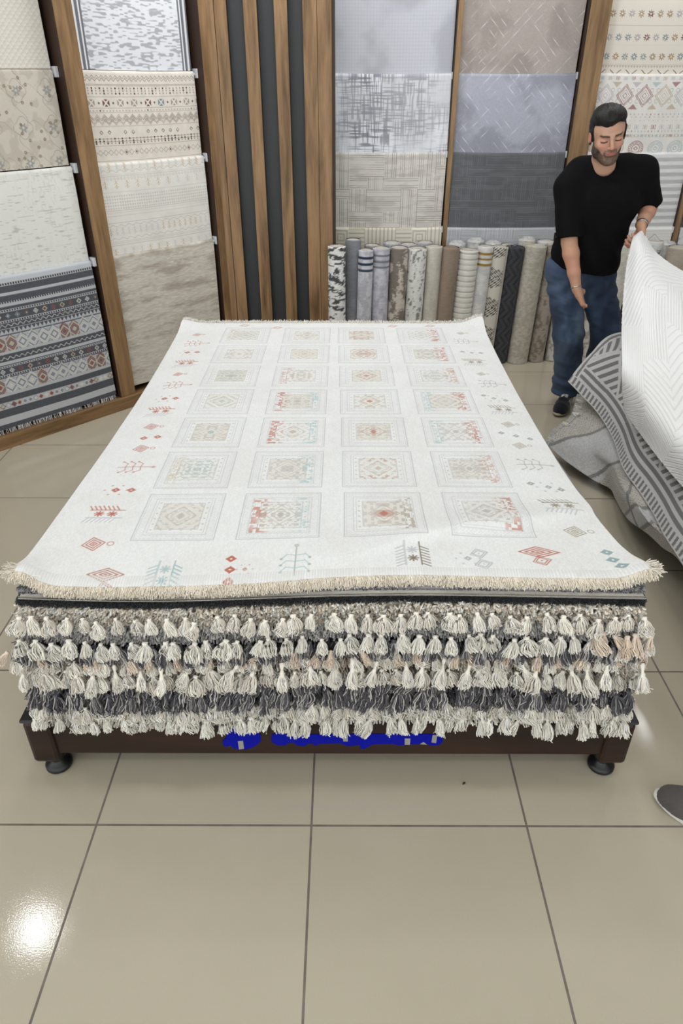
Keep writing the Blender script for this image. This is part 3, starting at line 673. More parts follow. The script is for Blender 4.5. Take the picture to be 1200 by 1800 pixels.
def strand_mass(name, n, x0, x1, z0, z1, length, rad, cols, parent, y=YF, jitter=.5, droop=.6, sides=3, K=4, spread=.35, bowk=1., side=True):
    x = rng.uniform(x0, x1, n); z = rng.uniform(z0, z1, n)
    P = np.zeros((n, K, 3)); d = np.stack([rng.normal(0, spread, n), -np.ones(n), rng.normal(.1, spread, n)], -1)
    d /= np.linalg.norm(d, axis=1, keepdims=True); L = length*(1+jitter*(rng.random(n)-.5))
    p = np.stack([x, np.full(n, y+.012), z+bowk*bow(x)], -1); cur = rng.normal(0, .25, (n, 3))
    if side:
        m = rng.random(n) < .06; sg = np.where(rng.random(n) < .5, -1, 1)
        p[m, 0] = np.where(sg[m] < 0, x0, x1)-sg[m]*.004; p[m, 1] = y+.01+rng.random(m.sum())*.25; d[m] = np.stack([sg[m]*1., rng.normal(0, .3, m.sum()), rng.normal(0, .3, m.sum())], -1)
    for k in range(K):
        P[:, k] = p; p = p+d*(L/(K-1))[:, None]; d = d+np.array([0, 0, -droop/K])+cur/K; d /= np.linalg.norm(d, axis=1, keepdims=True)
    V, F = tubes(P, rad*(1+.3*(rng.random((n, 1))-.5))*np.ones((1, K)), sides)
    cc = np.array(cols)/255.; ci = cc[rng.integers(0, len(cc), n)]*(.93+.14*rng.random((n, 1)))
    return mesh_np(name, V, F, M_YARN, parent, np.repeat(ci, K*sides, 0))

TASSEL = {}
def tassel_mesh(kind, var):
    if (kind, var) in TASSEL: return TASSEL[(kind, var)]
    g = np.random.default_rng(100+var*7+hash_kind(kind))
    cols, Lg, neck, n, fl = KINDS[kind]
    cols = np.array(cols)/255.
    K = 6; flare = fl*(.8+.4*g.random()); sway = g.normal(0, .12)
    ang = g.uniform(0, 2*np.pi, n); rr0 = np.sqrt(g.random(n)); P = np.zeros((n, K, 3)); L = Lg*(.82+.24*g.random(n))
    t = np.linspace(0, 1, K)
    for k in range(K):
        q = t[k]; rad = (.0045+(flare-.0045)*(1-(1-q)**3.6))*rr0
        P[:, k, 0] = rad*np.cos(ang+.25*q*g.normal())+sway*q*q*Lg+g.normal(0, .0012*q, n)
        P[:, k, 1] = rad*np.sin(ang)*.75+g.normal(0, .0010*q, n)
        P[:, k, 2] = -neck-q*L; P[:, k, 0] += .0022*np.sin(q*5+ang*2)*q; P[:, k, 1] += .0022*np.cos(q*4+ang*3)*q
    # stray bent strands
    m = g.random(n) < .07; P[m, -1] += g.normal(0, .006, (m.sum(), 3)); P[m, -2] += g.normal(0, .003, (m.sum(), 3))
    V, F = tubes(P, .00145, 3)
    ci = cols[g.integers(0, len(cols), n)]*(.92+.16*g.random((n, 1))); C = np.repeat(ci, K*3, 0)
    # knot + braided neck
    a = np.linspace(0, 2*np.pi, 10, endpoint=False); zz = np.linspace(.004, -neck-.010, 9)
    rads = .0052+.0016*np.sin(np.linspace(0, 3*np.pi if neck > .01 else 2*np.pi, 9)); rads[0] = .003; rads[-1] = .0045
    A, Z = np.meshgrid(a, zz); R_ = np.repeat(rads[:, None], 10, 1)*(1+.18*np.sin(A*3+Z*700))
    V2 = np.stack([R_*np.cos(A), R_*np.sin(A)*.85, Z], -1).reshape(-1, 3); F2 = grid_faces(9, 10, True)+len(V)
    kc = cols[0]; C2 = np.tile(kc, (len(V2), 1))
    o = mesh_np('tassel', np.concatenate([V, V2]), np.concatenate([F, F2]), M_YARN, None, np.concatenate([C, C2]))
    me = o.data; bpy.data.objects.remove(o); TASSEL[(kind, var)] = me; return me
CR = [(244, 238, 226), (250, 246, 238), (234, 226, 212)]; WH = [(244, 240, 229), (251, 248, 240), (234, 229, 217)]
BG = [(230, 214, 196), (238, 224, 208), (218, 200, 180)]; CHC = [(96, 94, 98), (72, 71, 76), (122, 120, 124), (206, 202, 196)]; GW = [(92, 91, 95), (200, 196, 190), (150, 148, 148), (78, 77, 82)]
KINDS = {'cream': (CR, .043, .004, 90, .0215), 'white': (WH, .043, .004, 96, .0215), 'beige': (BG, .044, .004, 70, .015), 'charcoal': (CHC, .048, .004, 80, .0215),
         'mixed': (GW, .046, .006, 84, .0205), 'braided': (CR, .052, .032, 80, .017), 'hang': (WH, .044, .012, 80, .0145)}
def hash_kind(k): return sum(map(ord, k))
def tassels(parent, kind, py_, n, x0=None, x1=None, y=YF-.012, jit=.55, label=None, zj=.006, sc=1., tilt=.16):
    z = zf(py_); x0 = xl(py_)+.005 if x0 is None else x0; x1 = xr(py_)-.005 if x1 is None else x1
    xs = np.linspace(x0, x1, n); st = (x1-x0)/max(n-1, 1)
    for x in xs:
        x += st*jit*(random.random()-.5)
        o = bpy.data.objects.new('tassel', tassel_mesh(kind, random.randrange(7))); COL.objects.link(o); o.parent = parent
        o.location = (x, y+random.uniform(-.008, .006), z+float(bow(x))+random.uniform(-zj, zj)); s = sc*random.uniform(.86, 1.12)
        o.rotation_euler = (-.32+random.gauss(0, .14), random.gauss(0, tilt), random.uniform(-.5, .5)); o.scale = (s*random.uniform(.85, 1.2), s, s)
        if label: o['label'] = label

def slab(name, py0, py1, cols, parent, y0=YF+.01, mat=None, inset=.012, rag=.004, x0=None, x1=None, y1=3.62, crisp=False):
    """thin rug body with softly rounded, slightly ragged edges"""
    z1, z0 = zf(py0), zf(py1); x0 = xl(py1)+inset if x0 is None else x0; x1 = xr(py1)-inset if x1 is None else x1
    nx = 240; x = np.linspace(x0, x1, nx); h = z1-z0
    prof = [(y1, z0), (y0+.30, z0), (y0+.006, z0), (y0, z0+h*.25), (y0-.001, z0+h*.5), (y0, z0+h*.75), (y0+.006, z1), (y0+.30, z1), (y1, z1)]
    py_ = np.array([p[0] for p in prof]); pz = np.array([p[1] for p in prof])
    xc_ = (x0+x1)/2; X = xc_-.0+(x[None]-xc_)*(1-.16*(py_[:, None] > y0+1)-.05*((py_[:, None] > y0+.03)&(py_[:, None] < y0+1))); w = rag*(fbm(x*14, np.full(nx, z0*90), int(py0), 3)-.5)*2
    Yv = py_[:, None]+np.where((py_ < y0+.03)[:, None], w[None], 0); Zv = pz[:, None]+bow(x)[None]+ .0
    c = np.array([cols[k % len(cols)] for k in range(9)], float)/255. if len(cols) > 1 else np.tile(np.array(cols[0])/255., (9, 1))
    C = np.repeat(c[:, None], nx, 1)*(.9+.2*fbm(X*60, Zv*300, 4, 2))[..., None]
    V = np.stack([X, Yv, Zv], -1).reshape(-1, 3); F = grid_faces(9, nx)
    i = np.arange(8); e0 = np.array([[0*nx+0, k*nx, (k+1)*nx] for k in range(1, 8)]); e1 = e0+(nx-1); e1 = e1[:, ::-1]
    closef = np.array([[8*nx+k, 8*nx+k+1, k+1, k] for k in range(nx-1)])
    return mesh_np(name, V, [np.concatenate([F, closef]), np.concatenate([e0, e1])], mat or M_CLOTH, parent, C.reshape(-1, 3))

def pile_rug(label): r = empty('pile_rug', (0, 0, 0)); tag(r, label, 'rug', None); return r
LB = lambda s: s
# bottom to top
r = pile_rug('white rug at the very bottom of the pile, long tassels hanging over the dark board')
slab('woven_base', 1254, 1268, [(196, 192, 184)], r, y0=YF+.035)
strand_mass('pile', 1600, xl(1265), xr(1265), zf(1268), zf(1256), .026, .0022, WH+CR, r)
tassels(r, 'hang', 1256, 26, aty(520, 1260, YF)[0], xr(1270)-.01, y=YF-.004, jit=.6)
tassels(r, 'white', 1254, 12, xl(1262), aty(300, 1260, YF)[0], sc=.8); tassels(r, 'white', 1250, 8, aty(310, 1260, YF)[0], aty(500, 1260, YF)[0], sc=1.)
r = pile_rug('cream shag rug with short cream tassels, second from the bottom of the pile')
slab('woven_base', 1232, 1254, [(200, 194, 184)], r, y0=YF+.03)
strand_mass('pile', 2200, xl(1250), xr(1250), zf(1254), zf(1234), .032, .0021, CR, r)
tassels(r, 'cream', 1230, 50, sc=.95)
r = pile_rug('dark charcoal and white mixed shag rug low in the pile, third from the bottom')
slab('woven_base', 1202, 1232, [(90, 88, 90)], r, y0=YF+.03)
strand_mass('pile', 2200, xl(1220), xr(1220), zf(1230), zf(1204), .030, .0019, CHC[:3], r)
tassels(r, 'charcoal', 1190, 44, sc=.9, y=YF-.004); tassels(r, 'charcoal', 1208, 50, sc=1.05)
r = pile_rug('cream shag rug with long braided tassels midway down the pile')
slab('woven_base', 1174, 1202, [(200, 192, 180)], r, y0=YF+.03)
strand_mass('pile', 2200, xl(1190), xr(1190), zf(1200), zf(1176), .030, .0022, CR+BG[:1], r)
tassels(r, 'cream', 1172, 44, sc=.95); tassels(r, 'braided', 1152, 27, y=YF-.022, sc=.95, tilt=.3)
r = pile_rug('cream and blush shag rug directly above the braided tassels in the pile')
slab('woven_base', 1150, 1174, [(200, 190, 176)], r, y0=YF+.028)
strand_mass('pile', 2000, xl(1165), xr(1165), zf(1172), zf(1152), .026, .0021, CR+BG, r)
tassels(r, 'beige', 1136, 24, sc=.85, jit=1.0, y=YF-.02, tilt=.4); tassels(r, 'cream', 1146, 38, sc=.85)
r = pile_rug('charcoal rug with grey and white mixed tassels below the white tassel row')
slab('woven_base', 1126, 1150, [(104, 102, 104)], r, y0=YF+.026)
strand_mass('pile', 2200, xl(1140), xr(1140), zf(1150), zf(1128), .024, .0018, CHC[:3], r)
tassels(r, 'mixed', 1124, 52, sc=.9, zj=.005)
r = pile_rug('grey shag rug with a neat row of white tassels high in the pile')
slab('woven_base', 1098, 1126, [(130, 128, 128)], r, y0=YF+.024)
strand_mass('pile', 4200, xl(1110), xr(1110), zf(1122), zf(1096), .022, .0024, [(196, 194, 191), (176, 174, 172), (214, 211, 207)], r, droop=.9)
tassels(r, 'white', 1112, 40, y=YF-.02, sc=.98, tilt=.12)
r = pile_rug('beige loop shag rug with cream tassels, uppermost of the shaggy rugs in the pile')
slab('woven_base', 1064, 1098, [(206, 196, 182)], r, y0=YF+.022)
strand_mass('pile', 3600, xl(1080)+.004, xr(1080)-.004, zf(1096), zf(1066), .016, .0036, [(252, 244, 232), (255, 250, 242), (242, 230, 214)], r, droop=.2, spread=.5)
tassels(r, 'cream', 1072, 39, y=YF-.022, sc=.92)
tassels(r, 'beige', 1100, 6, aty(1040, 1100, YF)[0], xr(1100)+.01, y=YF-.03, sc=1.2, tilt=.3)
r = pile_rug('thin charcoal plush rug just above the shaggy rugs')
slab('woven_base', 1054, 1063, [(52, 54, 57)], r, y0=YF+.010, mat=M_PLUSH, inset=-.006, rag=.006)
strand_mass('pile', 5000, xl(1058)-.004, xr(1058), zf(1062), zf(1055), .010, .0012, [(50, 52, 55), (64, 66, 69), (38, 40, 43)], r, spread=.5, side=False)
r = pile_rug('thin white rug with corded edge between the grey silky one and the charcoal one')
slab('woven_base', 1047, 1053, [(196, 192, 184)], r, y0=YF+.010, inset=.004, rag=.006)
cn = 900; xs = np.linspace(xl(1050), xr(1050), cn)
P = np.stack([np.stack([xs, np.full(cn, YF+.007), zf(1053)+bow(xs)], -1), np.stack([xs+.001, np.full(cn, YF+.003), (zf(1053)+zf(1047))/2+bow(xs)], -1), np.stack([xs+.002, np.full(cn, YF+.007), zf(1047)+bow(xs)], -1)], 1)
V, F = tubes(P, .00085, 3); mesh_np('corded_edge', V, F, M_YARN, r, np.tile(np.array((224, 219, 208))/255., (len(V), 1)))
r = pile_rug('grey silky shimmering rug directly under the patterned top rug')
slab('woven_base', 1038, 1046, [(132, 130, 134)], r, y0=YF+.016, mat=M_SILK, inset=-.004, rag=.008)
strand_mass('pile', 9000, xl(1040)-.006, xr(1040), zf(1046), zf(1039), .011, .0011, [(120, 118, 122), (160, 158, 160), (90, 88, 93), (196, 194, 194)], r, spread=.6, side=False, y=YF+.014)

# ---------------------------------------------------------------- the patterned top rug
ZT = .722
def zpx(px, py): p = atz(px, py, ZT); return p[0], p[1]
RX0, RX1, RY0, RY1 = -.82, .705, 1.386, 3.535
def top_z(x, y):
    edge = np.maximum(np.abs(x+.035)-.62, 0)
    z = ZT + bow(x)*np.exp(-(y-1.38)/.35) + .003*(fbm(x*5, y*5, 91, 3)-.5)
    z = z - .9*edge**2*np.sin(np.clip((y-1.5)/2.0, 0, 1)*np.pi)            # long sides sag over the pile edge
    t = np.clip((x-.02)/.72, 0, 1); yc = 1.47+.27*t+.02*np.sin(t*6); dd = (y-yc)
    amp = .020*np.exp(-((t-.55)/.42)**2)*(x > -.1)
    z = z + amp*np.exp(-(dd/.028)**2)*(dd < 0)+amp*np.exp(-(dd/.075)**2)*(dd >= 0)
    z = z + .03*np.exp(-(((x-.76)/.05)**2+((y-1.39)/.08)**2)) + .03*np.exp(-(((x+.80)/.05)**2+((y-1.39)/.06)**2))
    z = z + .035*np.exp(-(((x-.70)/.07)**2+((y-3.535)/.10)**2)) + .02*np.exp(-(((x+.82)/.06)**2+((y-3.52)/.09)**2))
    return z
def top_pattern(X, Y):
    g1 = (222, 221, 219); base = np.broadcast_to(np.array((230, 231, 230))/255., X.shape+(3,)).copy()
    n = fbm(X*9, Y*9, 11, 4); base = mix(base, (222, 222, 219), .45*sstep(.4, .65, n))
    vel = vnoise(X*420, Y*160, 12); base *= (.975+.05*vel)[..., None]; c = base
    GR = np.array((188, 190, 194)); BE = np.array((200, 187, 164)); RU = np.array((178, 98, 80)); TE = np.array((158, 190, 194)); TA = np.array((158, 146, 126))
    cx = [-.463, -.178, .115, .405]; sc = [('e', 'b', 'b'), ]
    acc = {  # (row, col): list of (colour, region)
        (0, 0): [(BE, 'c'), (GR, 'a')], (0, 1): [(TA, 'a'), (TE, 'r'), (RU, 'l')], (0, 2): [(RU, 'c'), (TA, 'r')], (0, 3): [(RU, 'r'), (GR, 'a')],
        (1, 0): [(TE, 'm'), (BE, 'l')], (1, 1): [(GR, 'a'), (TE, 'r'), (RU, 'x')], (1, 2): [(RU, 't'), (BE, 'a')], (1, 3): [(RU, 'r'), (GR, 'a')],
        (2, 0): [(BE, 'a'), (TE, 'c')], (2, 1): [(RU, 'l'), (TE, 'r'), (BE, 'c')], (2, 2): [(BE, 'a'), (RU, 'c')], (2, 3): [(TE, 'l'), (RU, 'r')],
        (3, 0): [(TE, 'c'), (BE, 'a')], (3, 1): [(RU, 'l'), (TE, 'r')], (3, 2): [(RU, 'c'), (BE, 'a')], (3, 3): [(TE, 'l'), (RU, 'r')],
        (4, 0): [(BE, 'a'), (TE, 'm')], (4, 1): [(BE, 'a'), (RU, 'l')], (4, 2): [(RU, 'c'), (BE, 'a')], (4, 3): [(RU, 'r'), (GR, 'a')],
        (5, 0): [(BE, 'a')], (5, 1): [(BE, 'a')], (5, 2): [(RU, 'm'), (BE, 'a')], (5, 3): [(RU, 'r'), (GR, 'a')],
        (6, 0): [(TE, 'm'), (BE, 'l')], (6, 1): [(BE, 'a')], (6, 2): [(RU, 'm'), (BE, 'a')], (6, 3): [(RU, 'r'), (GR, 'a')]}
    hx, hy = .112, .120
    ys = Y[:, 0]; xs = X[0]
    for row in range(7):
        cy = 1.56+.118+.2755*row
        for col in range(4):
            sk = .012*(row-3)/3*(-1 if col == 0 else 0)
            x0 = cx[col]+(-.012*(row/6.) if col == 0 else -.018*row/6.*(col-1 > 0)*1.6)
            ii = np.where(np.abs(ys-cy) < hy+.01)[0]; jj = np.where(np.abs(xs-x0) < hx+.01)[0]
            if not len(ii) or not len(jj): continue
            sl = (slice(ii[0], ii[-1]+1), slice(jj[0], jj[-1]+1)); x = X[sl]-x0; y = Y[sl]-cy; b = c[sl]; sd = row*17+col*5
            d = np.maximum(np.abs(x)-hx, np.abs(y)-hy)
            for a, w, k in ((0, .0024, .75), (.006, .0016, .45), (.026, .0022, .5), (.034, .0018, .45), (.052, .0022, .6)):
                b = mix(b, GR*.9, k*line(d+a, w, .0018))
            # chain between the frame lines
            ch = (tri((x+y)/.011)+tri((x-y)/.011) > 1.15)*(d < -.008)*(d > -.024); b = mix(b, GR, .24*ch)
            dotm = fill(np.hypot((x/.028 % 1-.5)*.028, (y/.028 % 1-.5)*.028)-.003, .0015)*(d < -.036)*(d > -.05); b = mix(b, TA, .5*dotm)
            # inner field : mirrored stepped motifs
            q = .0068; ax = np.abs(x); ay = np.abs(y); inn = (d < -.053)
            rand = cell(ax/q, ay/q, sd+3); dia = (ax+ay*.9)
            st = (np.floor(dia/.016) % 2 == 0)
            m = np.where((row+col) % 3 == 0, (rand > .45)*st, np.where((row+col) % 3 == 1, (cell(ax/q, np.floor(ay/(q*2)), sd) > .5)*(np.floor(ay/.012) % 2 == 0)+(rand > .8), (cell(ax/(q*1.4), ay/(q*1.4), sd) > .58)))
            m = np.clip(m, 0, 1)*inn
            ring = line(dia-.045, .003, .002)+line(dia-.028, .0025, .002)*.8+fill(dia-.014, .002)*.6; m2 = np.clip(m*.55+ring*inn, 0, 1)
            fieldt = np.where((row*3+col) % 2 == 0, .26, .08)
            b = mix(b, BE, fieldt*inn)
            b = mix(b, GR*.5+TA*.42, .50*m2)
            fade = .45+.55*sstep(.35, .6, fbm(X[sl]*14, Y[sl]*14, sd+40, 3))
            band = (d < -.028)*(d > -.053)*(cell(x/.009, y/.009, sd+8) > .5)
            for col_, reg in acc[(row, col)]:
                if reg == 'a': w = np.ones_like(x)*.6
                elif reg == 'c': w = np.exp(-(dia/.035)**2)*1.2
                elif reg == 'm': w = (np.abs(x) < .05)*.8
                elif reg == 't': w = (np.abs(np.abs(y)-.058) < .012)*1.0
                elif reg == 'x': w = sstep(.09, .13, ax+ay)*.8
                elif reg == 'l': w = sstep(-.02, -.06, x)
                else: w = sstep(.02, .06, x)
                mm = np.clip(m2+band*.9*(reg in 'lr')*(d < -.008), 0, 1)
                b = mix(b, col_, np.clip(.62*w*mm*fade, 0, 1))
            c[sl] = b
    # border motifs, placed in the rug plane
    def sub(px, py, r):
        x0, y0 = zpx(px, py); ii = np.where(np.abs(ys-y0) < r)[0]; jj = np.where(np.abs(xs-x0) < r)[0]
        if len(ii) < 2 or len(jj) < 2: return None
        sl = (slice(ii[0], ii[-1]+1), slice(jj[0], jj[-1]+1)); return sl, X[sl]-x0, Y[sl]-y0
    def diamond(px, py, r, col, rings=3, asp=1., k=.8, ang=.25):
        s = sub(px, py, r*2.2)
        if not s: return
        sl, x, y = s; xr_ = x*math.cos(ang)+y*math.sin(ang); yr_ = -x*math.sin(ang)+y*math.cos(ang); d = np.abs(xr_)/asp+np.abs(yr_)
        b = c[sl]
        if rings == 1: b = mix(b, col, k*fill(d-r)*(d > r*.25))
        else:
            for q in range(rings): b = mix(b, col, k*line(d-r*(1-q*.34), r*.13+.0012, .0016))
            b = mix(b, col, k*fill(d-r*.14)); b = mix(b, col, k*.8*line(np.hypot(x-r*1.5*asp, y-r*.1)-r*.28, .003)*(rings > 2))
        c[sl] = b
    def seg(b, x, y, ax, ay, bx, by, w, col, k=.8):
        t = np.clip(((x-ax)*(bx-ax)+(y-ay)*(by-ay))/((bx-ax)**2+(by-ay)**2+1e-12), 0, 1); d = np.hypot(x-ax-t*(bx-ax), y-ay-t*(by-ay)); return mix(b, col, k*np.clip(.5-(d-w/2)/.0016, 0, 1))
    def branch(px, py, col, col2=None, s=1., vert=False, k=.75):
        z = sub(px, py, .1*s)
        if not z: return
        sl, x, y = z; b = c[sl]
        if vert: x, y = y, x
        b = seg(b, x, y, -.055*s, 0, .055*s, 0, .0035, col, k); col2 = col2 if col2 is not None else col
        for q in (-.03, -.005, .02):
            for sg in (1, -1):
                b = seg(b, x, y, q*s, 0, (q+.004)*s, sg*.022*s, .003, col2, k); b = seg(b, x, y, (q+.004)*s, sg*.022*s, (q-.012)*s, sg*.034*s, .003, col2, k)
                b = mix(b, col, k*fill(np.hypot(x-(q-.014)*s, y-sg*.035*s)-.004*s, .0015))
        b = mix(b, col, k*.7*fill(np.hypot(x-.062*s, y)-.007*s, .002)); c[sl] = b
    def comb(px, py, col, col2, s=1., k=.75, vert=False):
        z = sub(px, py, .12*s)
        if not z: return
        sl, x, y = z; b = c[sl]
        if vert: x, y = y, x
        for q in np.arange(-.045, .046, .013):
            b = seg(b, x, y, q*s, .022*s, (q-.012)*s, .042*s, .004, col, k); b = seg(b, x, y, q*s, -.022*s, (q-.012)*s, -.044*s, .004, col2, k)
        b = seg(b, x, y, -.05*s, .02*s, .05*s, .02*s, .004, col, k); b = seg(b, x, y, -.05*s, -.02*s, .05*s, -.02*s, .006, col2, k*.8)
        for q, cc in ((-.02, col), (.018, col2 if vert else col)):
            for a in (0, .785, 1.57, 2.356): b = seg(b, x, y, (q-.013*math.cos(a))*s, -.013*math.sin(a)*s, (q+.013*math.cos(a))*s, .013*math.sin(a)*s, .005, cc, k)
        c[sl] = b
    def clusterd(px, py, col, s=1.):
        diamond(px, py, .012*s, col, 1, 1., .8, 0)
        for a in range(6): z = sub(px, py, .06*s); sl, x, y = z; c[sl] = mix(c[sl], col, .5*fill(np.abs(x-.034*s*math.cos(a*1.05))+np.abs(y-.03*s*math.sin(a*1.05))-.005*s, .0016))
    for px, py, r in ((163, 951, .030), (246, 787, .027), (264, 749, .026), (311, 657, .022), (346, 588, .022)): diamond(px, py, r, RU, 3)
    diamond(185, 998, .022, RU*.6+TA*.4, 3, 2.1, .8, 0); diamond(181, 1014, .018, RU*.7+TA*.3, 2, 1.1)
    for px, py in ((251, 769), (276, 767)): diamond(px, py, .014, RU, 1, 1.1, .8, 0)
    for px, py in ((202, 859), (230, 859), (287, 700), (308, 700), (328, 619), (346, 619)): diamond(px, py, .014, RU, 1, 1.1, .8, 0)
    for px, py in ((202, 859), (287, 700), (328, 619)): clusterd(px, py, RU*.8+GR*.2)
    for px, py in ((235, 819), (308, 676), (343, 603)): branch(px, py, RU*.85+GR*.15)
    for px, py in ((185, 900), (281, 722), (326, 638)): comb(px, py, RU, GR)
    comb(287, 998, TE*.95, GR*.5+TE*.5, 1.0, .85, True); comb(725, 976, TA*.8, GR, 1.0, .85, True)
    for px, py in ((406, 977), (404, 994), (401, 1010)): diamond(px, py, .014, RU, 1, 1.1, .9, 0)
    clusterd(430, 994, RU*.6+GR*.4, .6)
    branch(519, 983, TA*.5+TE*.5, TE, 1.05, True)
    diamond(841, 975, .02, GR*.9, 2, 1.2); clusterd(822, 984, GR*.9, .9); diamond(850, 994, .02, GR*.9, 2, 1.2)
    diamond(944, 971, .024, RU, 3, 2.0, .85, 0); diamond(951, 986, .02, RU, 2, 1.1)
    for px, py in ((1047, 970), (1054, 984), (1065, 997)): diamond(px, py, .014, TE*.8, 1, 1.1, .8, 0)
    for px, py, r in ((1002, 934, .027), (915, 783, .024), (895, 746, .024), (847, 657, .02), (810, 586, .02)): diamond(px, py, r, TA, 3, 1., .8, -.25)
    for px, py in ((984, 893), (888, 720), (837, 636)): comb(px, py, TA*.9, GR)
    for px, py in ((939, 816), (865, 674), (816, 600)): branch(px, py, TA*.7+GR*.3, GR*.85)
    for px, py in ((932, 850), (985, 860), (882, 761), (909, 766), (935, 770), (851, 695), (892, 703), (813, 618), (847, 620)): diamond(px, py, .012, TE*.4+TA*.5, 1, 1.1, .75, 0)
    for px, py in ((963, 856), (870, 700), (830, 620)): clusterd(px, py, GR*.85)
    for px, py in ((430, 572), (487, 576), (690, 573), (755, 573)): diamond(px, py, .02, RU*.7+GR*.3, 2, 1.3)
    # ribbed selvedge along the near short side
    fr = (Y < RY0+.034); c = np.where(fr[..., None], mix(c, (214, 213, 211), .75*(Y < RY0+.030)*(tri(X/.007) > .35)), c)
    return c
nx, ny = 860, 820
tt = np.linspace(0, 1, ny); yv = RY0+(RY1-RY0)*(tt*.72+.28*tt**2.2)
s_ = np.linspace(0, 1, nx)
Xc = np.repeat((RX0+(RX1-RX0)*s_)[None], ny, 0); Yc = np.repeat(yv[:, None], nx, 1)
# the near right corner spreads a little wider, near edge waves
tr = top_pattern(Xc, Yc)
wid = 1+.0*Yc
Xw = Xc+np.where(Xc > .5, (Xc-.5)/.205, 0)*.062*np.exp(-(Yc-1.38)/.22)-np.where(Xc > .5, (Xc-.5)/.205, 0)*.012*np.sin(np.clip((Yc-1.5)/2, 0, 1)*np.pi)+np.where(Xc < -.6, (-.6-Xc)/.21, 0)*.008*np.sin(np.clip((Yc-1.5)/2, 0, 1)*np.pi)
Yw = Yc+np.exp(-np.maximum(Yc-1.38, 0)/.05)*(.020*sstep(-.35, .05, Xc)-.016+.003*np.sin(Xc*11)+.016*sstep(-.72, -.82, Xc))
Zw = top_z(Xw, Yw)
# drape of the front lip
Zw = Zw-.006*np.exp(-(Yc-RY0)/.012)
top = empty('patterned_rug', (0, 0, 0)); tag(top, 'large cream rug with four columns of faded ornamental panels, lying uppermost on the pile', 'rug')
sf = mesh_np('woven_field', np.stack([Xw, Yw, Zw], -1).reshape(-1, 3), grid_faces(ny, nx), M_PLUSH, top, tr.reshape(-1, 3))
sm = sf.modifiers.new('thick', 'SOLIDIFY'); sm.thickness = .007; sm.offset = -1
def fringe(n, xs, yfun, zfun, dirv, L, rad, cols, name='fringe', sp=.3):
    x = rng.uniform(xs[0], xs[1], n); K = 4; P = np.zeros((n, K, 3)); d = np.array(dirv)+rng.normal(0, sp, (n, 3)); d /= np.linalg.norm(d, axis=1, keepdims=True)
    p = np.stack([x, yfun(x), zfun(x)], -1); p[:, 2] -= rng.random(n)*.008; LL = L*(.7+.6*rng.random(n))
    for k in range(K): P[:, k] = p; p = p+d*(LL/(K-1))[:, None]; d = d+np.array([0, 0, -.18])
    V, F = tubes(P, rad, 3); cc = np.array(cols)/255.; ci = cc[rng.integers(0, len(cc), n)]
    return mesh_np(name, V, F, M_YARN, top, np.repeat(ci, K*3, 0))
fz = lambda x: np.interp(x, Xw[0], Zw[0]); fy = lambda x: np.interp(x, Xw[0], Yw[0])
fringe(9000, (Xw[0, 0]-.003, Xw[0, -1]+.004), lambda x: fy(x)+.003, lambda x: fz(x)-.001, (0, -1, -.45), .021, .0012, [(246, 236, 219), (250, 243, 230), (236, 225, 205)])
bz = lambda x: np.interp(x, Xw[-1], Zw[-1]); by = lambda x: np.interp(x, Xw[-1], Yw[-1])
fringe(3500, (Xw[-1, 0], Xw[-1, -1]), by, lambda x: bz(x)+.002, (0, .9, .45), .018, .0013, [(232, 228, 218)])
for xs_, dx in (((Xw[0, -1]-.02, Xw[0, -1]+.006), .8), ((Xw[0, 0]-.006, Xw[0, 0]+.015), -.8)):
    fringe(160, xs_, lambda x: fy(x)+rng.random(len(x))*.03, lambda x: fz(x), (dx, -.4, .25), .026, .0013, [(228, 220, 204), (238, 232, 220)], 'corner_tuft')
# ---------------------------------------------------------------- the second display on the right with draped rugs
platform(1.50, 3.1, .95, 3.55, 'second low dark platform in shade at the right edge, under the draped rugs')
def stack_slab(x0, x1, y0, y1, z0, z1, col, label):
    n = 60; o = box('pile_rug', x0, x1, y0, y1, z0, z1, plain_mat('stacked_rug', col, .9, .1), None, .012); tag(o, label, 'rug'); return o
zz = .238
for k, (c_, lb) in enumerate((((150, 148, 146), 'grey rug at the bottom of the right-hand stack, mostly hidden'), ((205, 200, 190), 'cream folded rug in the middle of the right-hand stack, mostly hidden'),
                              ((170, 168, 166), 'light grey rug high in the right-hand stack, mostly hidden'))):
    stack_slab(1.50+.01*k, 3.08, .98, 3.50, zz, zz+.095, c_, lb); zz += .097

def catmull(P, n):
    """P (k,3) -> n points"""
    P = np.asarray(P, float); k = len(P); Q = np.concatenate([[2*P[0]-P[1]], P, [2*P[-1]-P[-2]]]); t = np.linspace(0, k-1-1e-9, n); i = np.floor(t).astype(int); f = (t-i)[:, None]
    a, b, c, d = Q[i], Q[i+1], Q[i+2], Q[i+3]
    return .5*((2*b)+(-a+c)*f+(2*a-5*b+4*c-d)*f**2+(-a+3*b-3*c+d)*f**3)
def patch(rows, nu, nv):
    A = np.array([catmull(r, nu) for r in rows]); return np.stack([catmull(A[:, j], nv) for j in range(nu)], 1)      # nv,nu,3
def arclen(S):
    du = np.linalg.norm(np.diff(S, axis=1), axis=2); dv = np.linalg.norm(np.diff(S, axis=0), axis=2)
    U = np.concatenate([np.zeros((S.shape[0], 1)), np.cumsum(du, 1)], 1); V = np.concatenate([np.zeros((1, S.shape[1])), np.cumsum(dv, 0)], 0); return U, V
def norms(S):
    a = np.gradient(S, axis=1); b = np.gradient(S, axis=0); n = np.cross(a, b); return n/(np.linalg.norm(n, axis=2, keepdims=True)+1e-9)
